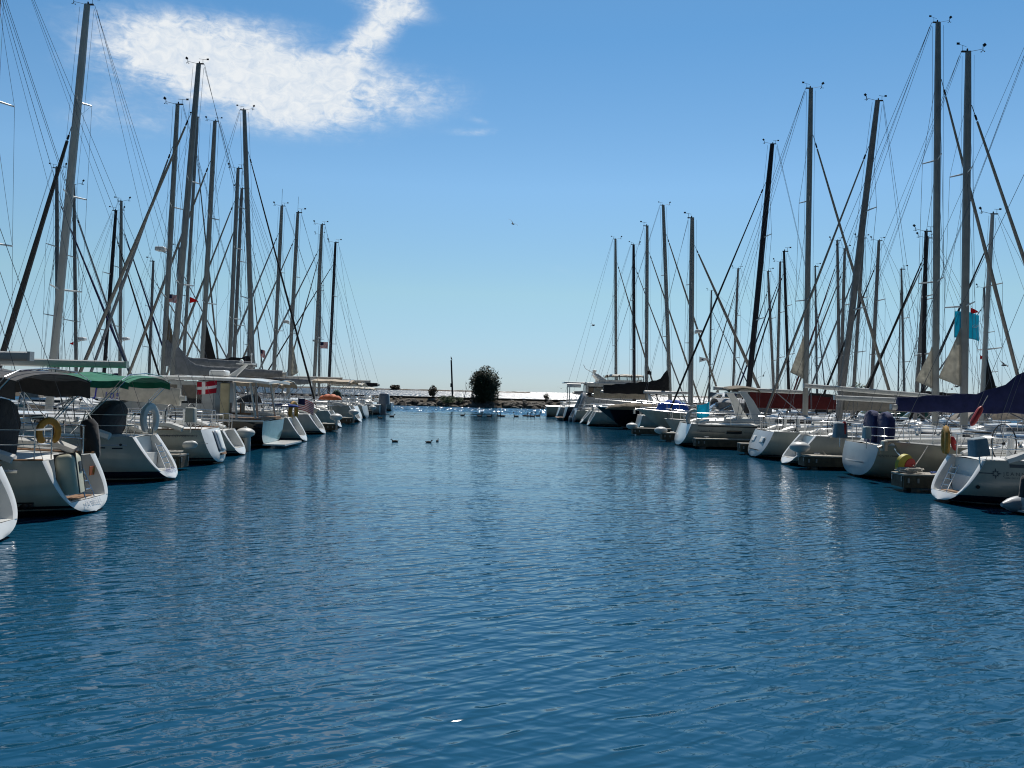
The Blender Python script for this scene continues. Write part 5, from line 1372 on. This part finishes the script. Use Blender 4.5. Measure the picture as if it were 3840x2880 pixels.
side_text(B4[1], 'HUNTER 41', x_, z_, 0.09, -1, M_LETTER, B4[0], 'hull_lettering', 0.25, 1.1)
stripe(B4, 'hull_line', near_xz(B4, 3345, 1710)[0], near_xz(B4, 3345, 1710)[0]+3.0, z_+0.02, z_+0.05, M_LETTER)
stern_patch(B4, 'stern_step', -0.7, 0.7, 0.54, 0.59, M_GREYGEL, 0.12)
stern_patch(B7, 'stern_hatch', 0.35, 0.85, 0.72, 0.98, M_GEL, 0.09); stern_patch(B7, 'stern_hatch', -0.85, -0.3, 0.72, 0.98, M_GEL, 0.09)
stern_patch(B7, 'stern_step', -0.7, 0.7, 0.36, 0.40, M_BLACK, 0.10)
# bow-out stone yacht: anchor, chain and line
x0 = 11.8; an = MB(); an.tube([(x0-0.5, 0, 1.46), (x0+0.28, 0, 1.44)], 0.06, 8); an.rbox((x0+0.30, 0, 1.30), (0.16, 0.26, 0.34), 0.05); an.tube([(x0+0.1, 0, 1.4), (x0+0.5, 0, 1.22), (x0+0.42, 0, 1.02)], [0.05, 0.06, 0.02], 6)
an.build('anchor', mat('galvanised', (0.40, 0.39, 0.33), 0.5, metal=0.5), B3[0])
def rope(label, a, b, sag, m, r=0.015, name='mooring_line'):
    a, b = Vector(a), Vector(b); pts = []
    for k in range(13):
        f = k/12; p = a.lerp(b, f); p.z -= sag*4*f*(1-f); pts.append(p)
    tag(MB().tube(pts, r, 6).build(name, m), label, 'rope')
bow3 = local_to_world(B3[0], (11.75, 0, 1.2)); dk = at(3412, 1752, 24.5)
rope('white mooring line from the stone yacht side down to the nearest right dock', at(3480, 1672, 25.0), (dk.x, dk.y, 0.58), 0.05, M_ROPE, 0.016)
rope('chain hanging from the anchor of the stone yacht to the dock', bow3, at(3425, 1745, 24.6), 0.08, M_STEEL, 0.018)
rope('mooring line from the hollow stern yacht to its dock', at(3085, 1690, 31.2), (12.6, 31.1, 0.57), 0.02, M_ROPE)
rope('mooring line from the blue sterned yacht to its dock', at(600, 1680, 25.6), (-11.4, 25.3, 0.56), 0.03, M_ROPE)
# pile of rope, blue line and disc on the nearest right dock
rp = MB(); rn = random.Random(4); p0 = at(3400, 1757, 24.45); pts = []
for k in range(70):
    a = k*0.7; rr = 0.16 + 0.12*rn.random(); pts.append((rr*1.5*math.cos(a) + 0.1*rn.random(), rr*math.sin(a), 0.02 + k*0.0018 + 0.02*rn.random()))
rp.tube(pts, 0.018, 5); tag(rp.build('rope_coil', M_ROPE, loc=(p0.x, 24.4, 0.56)), 'loose pile of pale rope on the nearest right dock', 'rope')
rp = MB(); pts = [(0.75*math.cos(k*0.35)*(0.12+0.002*k) + 0.004*k, 0.10*math.sin(k*0.5), 0.02+0.012*(k % 3)) for k in range(60)]
rp.tube(pts, 0.016, 5); tag(rp.build('rope_coil', mat('blue_rope', (0.03, 0.08, 0.28), 0.8), loc=(p0.x+0.75, 24.35, 0.56)), 'tangle of blue rope on the nearest right dock', 'rope')
dc = empty('round_float', (p0.x+0.0, 24.62, 0.82)); dc.rotation_euler = (R(12), R(-6), R(20)); tag(dc, 'yellow round float with a red cover leaning on the nearest right dock', 'float')
MB().tube([(0, -0.06, 0), (0, 0.06, 0)], 0.31, 20).build('disc', mat('float_yellow', (0.42, 0.36, 0.04), 0.6), dc)
c = MB(); c.tube([(0.18, -0.075, -0.05), (0.18, 0.07, -0.05)], 0.22, 16); c.build('red_cover', M_RED, dc)
rp = MB(); pts = [((0.18+0.001*k)*1.4*math.cos(k*0.6), (0.16+0.001*k)*math.sin(k*0.6), 0.02+0.0012*k) for k in range(60)]
rp.tube(pts, 0.018, 5); tag(rp.build('rope_coil', M_ROPE, loc=(SX(655, 25.2), 25.1, 0.53)), 'coiled pale rope on the dock beside the blue sterned yacht', 'rope')
# arch yacht
xA = loc(B9, at(2775, 1500, 43.9)).x; ar = MB()
for sg in (1, -1):
    rows = []
    for f, z, w in ((0, 1.35, 0.75), (0.35, 1.9, 0.55), (0.7, 2.6, 0.45), (1.0, 3.0, 0.40)):
        x = xA + 0.75 - 0.95*f; y = sg*(1.62 - 0.25*f); rows.append([(x-w/2, y-0.05, z), (x+w/2, y-0.05, z), (x+w/2, y+0.05, z), (x-w/2, y+0.05, z)])
    ar.loft(rows, True, True)
ar.rbox((xA-0.25, 0, 3.04), (0.5, 2.9, 0.10), 0.04); ar.build('cockpit_arch', M_GEL, B9[0])
bt = MB(); bt.loft([[(x, u*1.35, z + 0.16*(1-u*u)) for u in [-1+k/4 for k in range(9)]] for x, z in ((xA-1.0, 3.02), (xA-0.9, 3.14), (xA-0.2, 3.24), (xA+0.6, 3.16), (xA+0.7, 3.02))], False, False)
o = bt.build('folded_awning', C_OLIVE, B9[0]); sd = o.modifiers.new('thickness', 'SOLIDIFY'); sd.thickness = 0.05
xw, zw = near_xz(B9, 2724, 1627); xw2, zw2 = near_xz(B9, 2782, 1616)
stripe(B9, 'hull_window', xw, xw2, zw, zw2, M_GLASS)
x_, z_ = near_xz(B9, 2612, 1618)
side_text(B9[1], 'Oceanis 41', x_, z_, 0.16, -1, M_LETTER, B9[0], 'hull_lettering', 0.2, 1.1)
stripe(B9, 'cove_line', 0.9, xw-0.1, zw+0.07, zw+0.10, M_LETTER); stripe(B9, 'cove_line', xw2+0.1, 11.0, zw+0.07, zw+0.10, M_LETTER)
stripe(B9, 'sheer_band', 0.8, 11.5, 1.0, 1.1, M_BLACK, zf=lambda x: (B9[1].deckz(x)-0.10, B9[1].deckz(x)-0.05))

# ================================================================== flags
def flag(label, p, w, hgt, fn, rz=0.0, staff=0.0, wave=0.10, tri=False, nx=16, ny=13, drop=0.12, name='flag', words=None):
    r = empty(name, p, rz); tag(r, label, 'flag')
    vs, fs, ids, ms = [], [], [], []
    for i in range(nx+1):
        u = i/nx
        for j in range(ny+1):
            v = j/ny; vv = (v-0.5)*(1-u*0.94 if tri else 1)+0.5
            vs.append((u*w*(1-0.06*wave), wave*w*math.sin(u*7+v*1.2)*u, (vv-0.5)*hgt - drop*w*u*u))
    for i in range(nx):
        for j in range(ny):
            fs.append((i*(ny+1)+j, (i+1)*(ny+1)+j, (i+1)*(ny+1)+j+1, i*(ny+1)+j+1)); m_ = fn((i+0.5)/nx, (j+0.5)/ny)
            if m_ not in ms: ms.append(m_)
            ids.append(ms.index(m_))
    o = MB().add(vs, fs).build('cloth', ms[0], r)
    for m_ in ms[1:]: o.data.materials.append(m_)
    for q, k in zip(o.data.polygons, ids): q.material_index = k
    sd = o.modifiers.new('thickness', 'SOLIDIFY'); sd.thickness = 0.006
    if staff: MB().tube([(0, 0, hgt*0.55), (0, 0, -staff)], 0.014, 6).build('staff', M_STEEL, r)
    else: MB().tube([(0, 0, hgt*0.7), (0, 0, -hgt*0.7)], 0.006, 4).build('halyard', M_ROPE, r)
    return r
F_RED, F_WHITE, F_BLUE = [thin(q, 0.4) for q in (mat('flag_red', (0.42, 0.012, 0.035), 0.8), mat('flag_white', (0.7, 0.7, 0.7), 0.8), mat('flag_blue', (0.015, 0.02, 0.09), 0.8))]
def dane(u, v): return F_WHITE if (0.28 < u < 0.45 or 0.40 < v < 0.58) else F_RED
def stripes(u, v):
    if u < 0.42 and v > 0.46: return F_BLUE
    return F_RED if int(v*13) % 2 == 0 else F_WHITE
flag('red flag with a white cross flying by the dark hardtop motor yacht', at(738, 1456, 32.5), 0.78, 0.52, dane, R(10), 1.6, 0.08, drop=-0.12)
flag('striped flag with a dark blue corner drooping over a stern, far left row', at(1118, 1515, 43.6), 0.85, 0.65, stripes, R(8), 1.2, 0.12, drop=0.35)
flag('tiny striped flag hung under a spreader of the tallest left mast', at(634, 1118, 39.0), 0.36, 0.4, stripes, R(5), 0, 0.1)
flag('striped flag hung from a spreader near the end of the left row', at(1201, 1294, 72.0), 0.7, 0.6, stripes, 0, 0, 0.06, drop=0.02)
flag('red pennant flying right of the tallest left mast', at(711, 1125, 40.5), 0.45, 0.34, lambda u, v: C_RED, 0, 0, 0.08, True)
flag('small red pennant on a thin halyard above the white boom ends', at(276, 1288, 52.0), 0.26, 0.24, lambda u, v: C_RED, R(180), 0, 0.06, True)
flag('narrow dark striped flag on a staff behind the black sail cover', at(978, 1325, 51.0), 0.28, 0.5, stripes, 0, 2.4, 0.12, drop=0.3)
cy = flag('large cyan flag hanging from a spreader near the right edge', at(3579, 1216, 33.1), 1.08, 1.12, lambda u, v: C_CYAN, R(-4), 0, 0.13, drop=0.14)
tv, tf = text_geo('GP', 0.2, 0.1); MB().add([(0.62+v.x*1.1, -0.20, v.y - 0.16) for v in tv], tf).build('lettering', F_WHITE, cy, smooth=False)
flag('red pennant above the large cyan flag', at(3640, 1166, 33.0), 0.36, 0.28, lambda u, v: C_RED, 0, 0, 0.06, True)
flag('cyan flag fluttering on the stern of the arch yacht', at(2612, 1545, 43.0), 0.85, 0.75, lambda u, v: C_CYAN, R(15), 0.9, 0.14, drop=-0.25)
flag('white pennant with a grey disc on a shroud of the arch yacht', at(2623, 1348, 44.5), 0.62, 0.30, lambda u, v: (M_LETTER if (u-0.3)**2*4+(v-0.5)**2 < 0.035 else F_WHITE), 0, 0, 0.04, True, drop=-0.1)
flag('small black flag beside a far mast of the right row', at(2427, 1397, 70.0), 0.4, 0.34, lambda u, v: C_BLACK, 0, 0, 0.08, drop=0.2)
flag('small red pennant over the black sail corner', at(3676, 1340, 43.0), 0.24, 0.24, lambda u, v: C_RED, 0, 0, 0.05, True)

# covers on far decks
def tarp(label, p, d, m, rz=0.0, name='deck_tarp'):
    rows = []; n = 12
    for i in range(n+1):
        f = i/n; x = (f-0.5)*d[0]; k = max(0.02, math.sin(PI*min(1, max(0, f)))**0.45)
        rows.append([(x, math.cos(a)*d[1]/2*k, math.sin(a)*d[2]*k*(1+0.12*math.sin(i*2.1+a*3))) for a in [PI*j/10 for j in range(11)]])
    o = MB().loft(rows, False, True).build(name, m, loc=p, rz=rz); tag(o, label, 'cover'); return o
tarp('orange cloth cover over a deck bundle, left row', at(1238, 1500, 56.5), (1.75, 0.8, 0.42), M_ORANGE)
tarp('dark green bundle beside the orange cover', at(1262, 1492, 57.2), (0.8, 0.6, 0.6), C_DKGREEN)
tarp('bright blue cloth cover on a far left deck rail', at(1065, 1525, 40.2), (1.6, 0.5, 0.16), C_BLUE)
tarp('big bright blue rolled cover lying across the pale green cruiser bow', (11.7, 56.6, 1.72), (2.5, 0.9, 0.72), cloth('bright_blue', (0.01, 0.07, 0.36)))
tarp('taupe cloth over a cockpit below the black sail cover, right row', at(2390, 1537, 62.5), (5.2, 1.6, 0.55), C_OLIVE)

# ================================================================== birds
M_DUCK = mat('plumage_dark', (0.035, 0.026, 0.02), 0.8, var=0.4, scale=14)
def duck_mesh(s, neck):
    k = neck
    P = [(-0.30, 0.115), (-0.24, 0.085), (-0.15, 0.06), (-0.02, 0.05), (0.10, 0.055), (0.165, 0.085), (0.19, 0.13+0.03*k), (0.20, 0.18+0.10*k), (0.215, 0.225+0.13*k), (0.245, 0.245+0.14*k), (0.275, 0.24+0.14*k), (0.30, 0.23+0.14*k), (0.345, 0.222+0.14*k)]
    Rr = [0.012, 0.045, 0.085, 0.105, 0.095, 0.068, 0.042, 0.030, 0.034, 0.042, 0.034, 0.018, 0.012]
    m = MB(); m.tube([(x*s, 0, z*s) for x, z in P], [r*s for r in Rr], 10)
    return m
def duck(label, px, py, s, neck, rz, group):
    p = wl(px, py); o = duck_mesh(s, neck).build('duck' if neck < 0.5 else 'goose', M_DUCK, loc=(p.x, p.y, -0.01), rz=rz)
    tag(o, label, 'duck' if neck < 0.5 else 'goose', group)
duck('lone dark duck swimming left, leftmost of the three in mid channel', 1480, 1657, 0.68, -0.2, PI, 'ducks in the channel')
duck('dark duck swimming right beside a second one in mid channel', 1608, 1660, 0.64, -0.2, 0.0, 'ducks in the channel')
duck('dark duck facing away, rightmost of the three in mid channel', 1640, 1655, 0.64, -0.2, R(80), 'ducks in the channel')
duck('duck beside the big outboard motor at the left row end', 1425, 1569, 0.95, 0.0, PI, 'ducks by the left row')
duck('duck with its head down just right of the big outboard motor', 1470, 1563, 1.0, 0.0, 0.0, 'ducks by the left row')
for k, (px, dr, nk) in enumerate([(1735, 0, 0.3), (1800, 0, 1.0), (1836, 0, 0.8), (1873, PI, 0.7), (1884, PI, 1.0), (1935, PI, 1.0), (1970, 0, 0.6), (1983, 0, 1.0), (1998, 0, 1.0), (2018, 0, 0.9)]):
    if nk < 0.5: duck('lone duck at the left end of the goose line', px, 1559, 1.0, 0.0, dr, 'ducks in the channel')
    else: duck('dark goose swimming in the sparkling water before the breakwater', px, 1561 + (k % 3), 1.15, nk*1.3, dr, 'geese before the breakwater')
def gull(label, px, py, Y, span, bank, rz, group='gulls in the air'):
    p = at(px, py, Y); m = MB()
    m.tube([(-0.24, 0, 0), (-0.1, 0, 0), (0.08, 0, 0.01), (0.2, 0, 0.02), (0.27, 0, 0.015)], [0.02, 0.055, 0.07, 0.045, 0.01], 8)
    for sg in (1, -1):
        rows = []
        for f in (0, 0.35, 0.7, 1.0):
            y = sg*span/2*f; z = 0.16*math.sin(PI*f*0.75)*span; c = 0.20*(1-0.75*f); x = 0.05 - 0.22*f*f
            rows.append([(x+c/2, y, z), (x, y, z+0.012), (x-c/2, y, z)])
        m.loft(rows, False, False)
    o = m.build('gull', mat('plumage_grey', (0.10, 0.10, 0.11), 0.8), loc=p, rz=rz); o.rotation_euler = (bank, 0, rz); tag(o, label, 'gull', group)
gull('gull gliding alone in the open sky above the channel', 1923, 840, 75, 1.3, R(35), R(60))
gull('gull low in the sky just left of the right row masts', 2224, 1221, 105, 1.4, R(10), R(20))
gull('gull between the black mast and the white fronted mast', 3064, 1372, 90, 1.3, R(20), R(10))
gull('gull crossing behind the mast with the pale boom', 2862, 1410, 80, 1.2, R(-40), R(50))
gull('upper gull low between the two tallest right masts', 3587, 1450, 60, 1.0, R(15), R(30))
gull('lower gull low between the two tallest right masts', 3570, 1459, 60, 1.0, R(-30), R(70))
gull('gull beside the forestays at the right edge', 3765, 1370, 55, 0.9, R(30), R(15))
gull('gull skimming the far lake left of the flybridge cruiser', 2104, 1457, 130, 1.3, R(5), R(80))
pb = MB(); pb.tube([(-0.2, 0, -0.02), (-0.1, 0, 0.12), (0.0, 0, 0.28), (0.03, 0, 0.42), (0.04, 0, 0.50), (0.12, 0, 0.53), (0.2, 0, 0.52)], [0.03, 0.09, 0.11, 0.07, 0.055, 0.035, 0.01], 8)
tp = local_to_world(pl, (-0.42, 0, 6.58))
tag(pb.build('perched_gull', M_DUCK, loc=tp, rz=R(150)), 'dark bird perched on top of the leaning timber pole', 'bird')

for B in (A1, B1):
    h, info = B[1], B[3]; zf = info['zf']
    MB().box((h.xs(zf)+0.30, 0, zf+0.012), (0.34, 0.8, 0.02)).build('step_pad', M_TEAK, B[0])
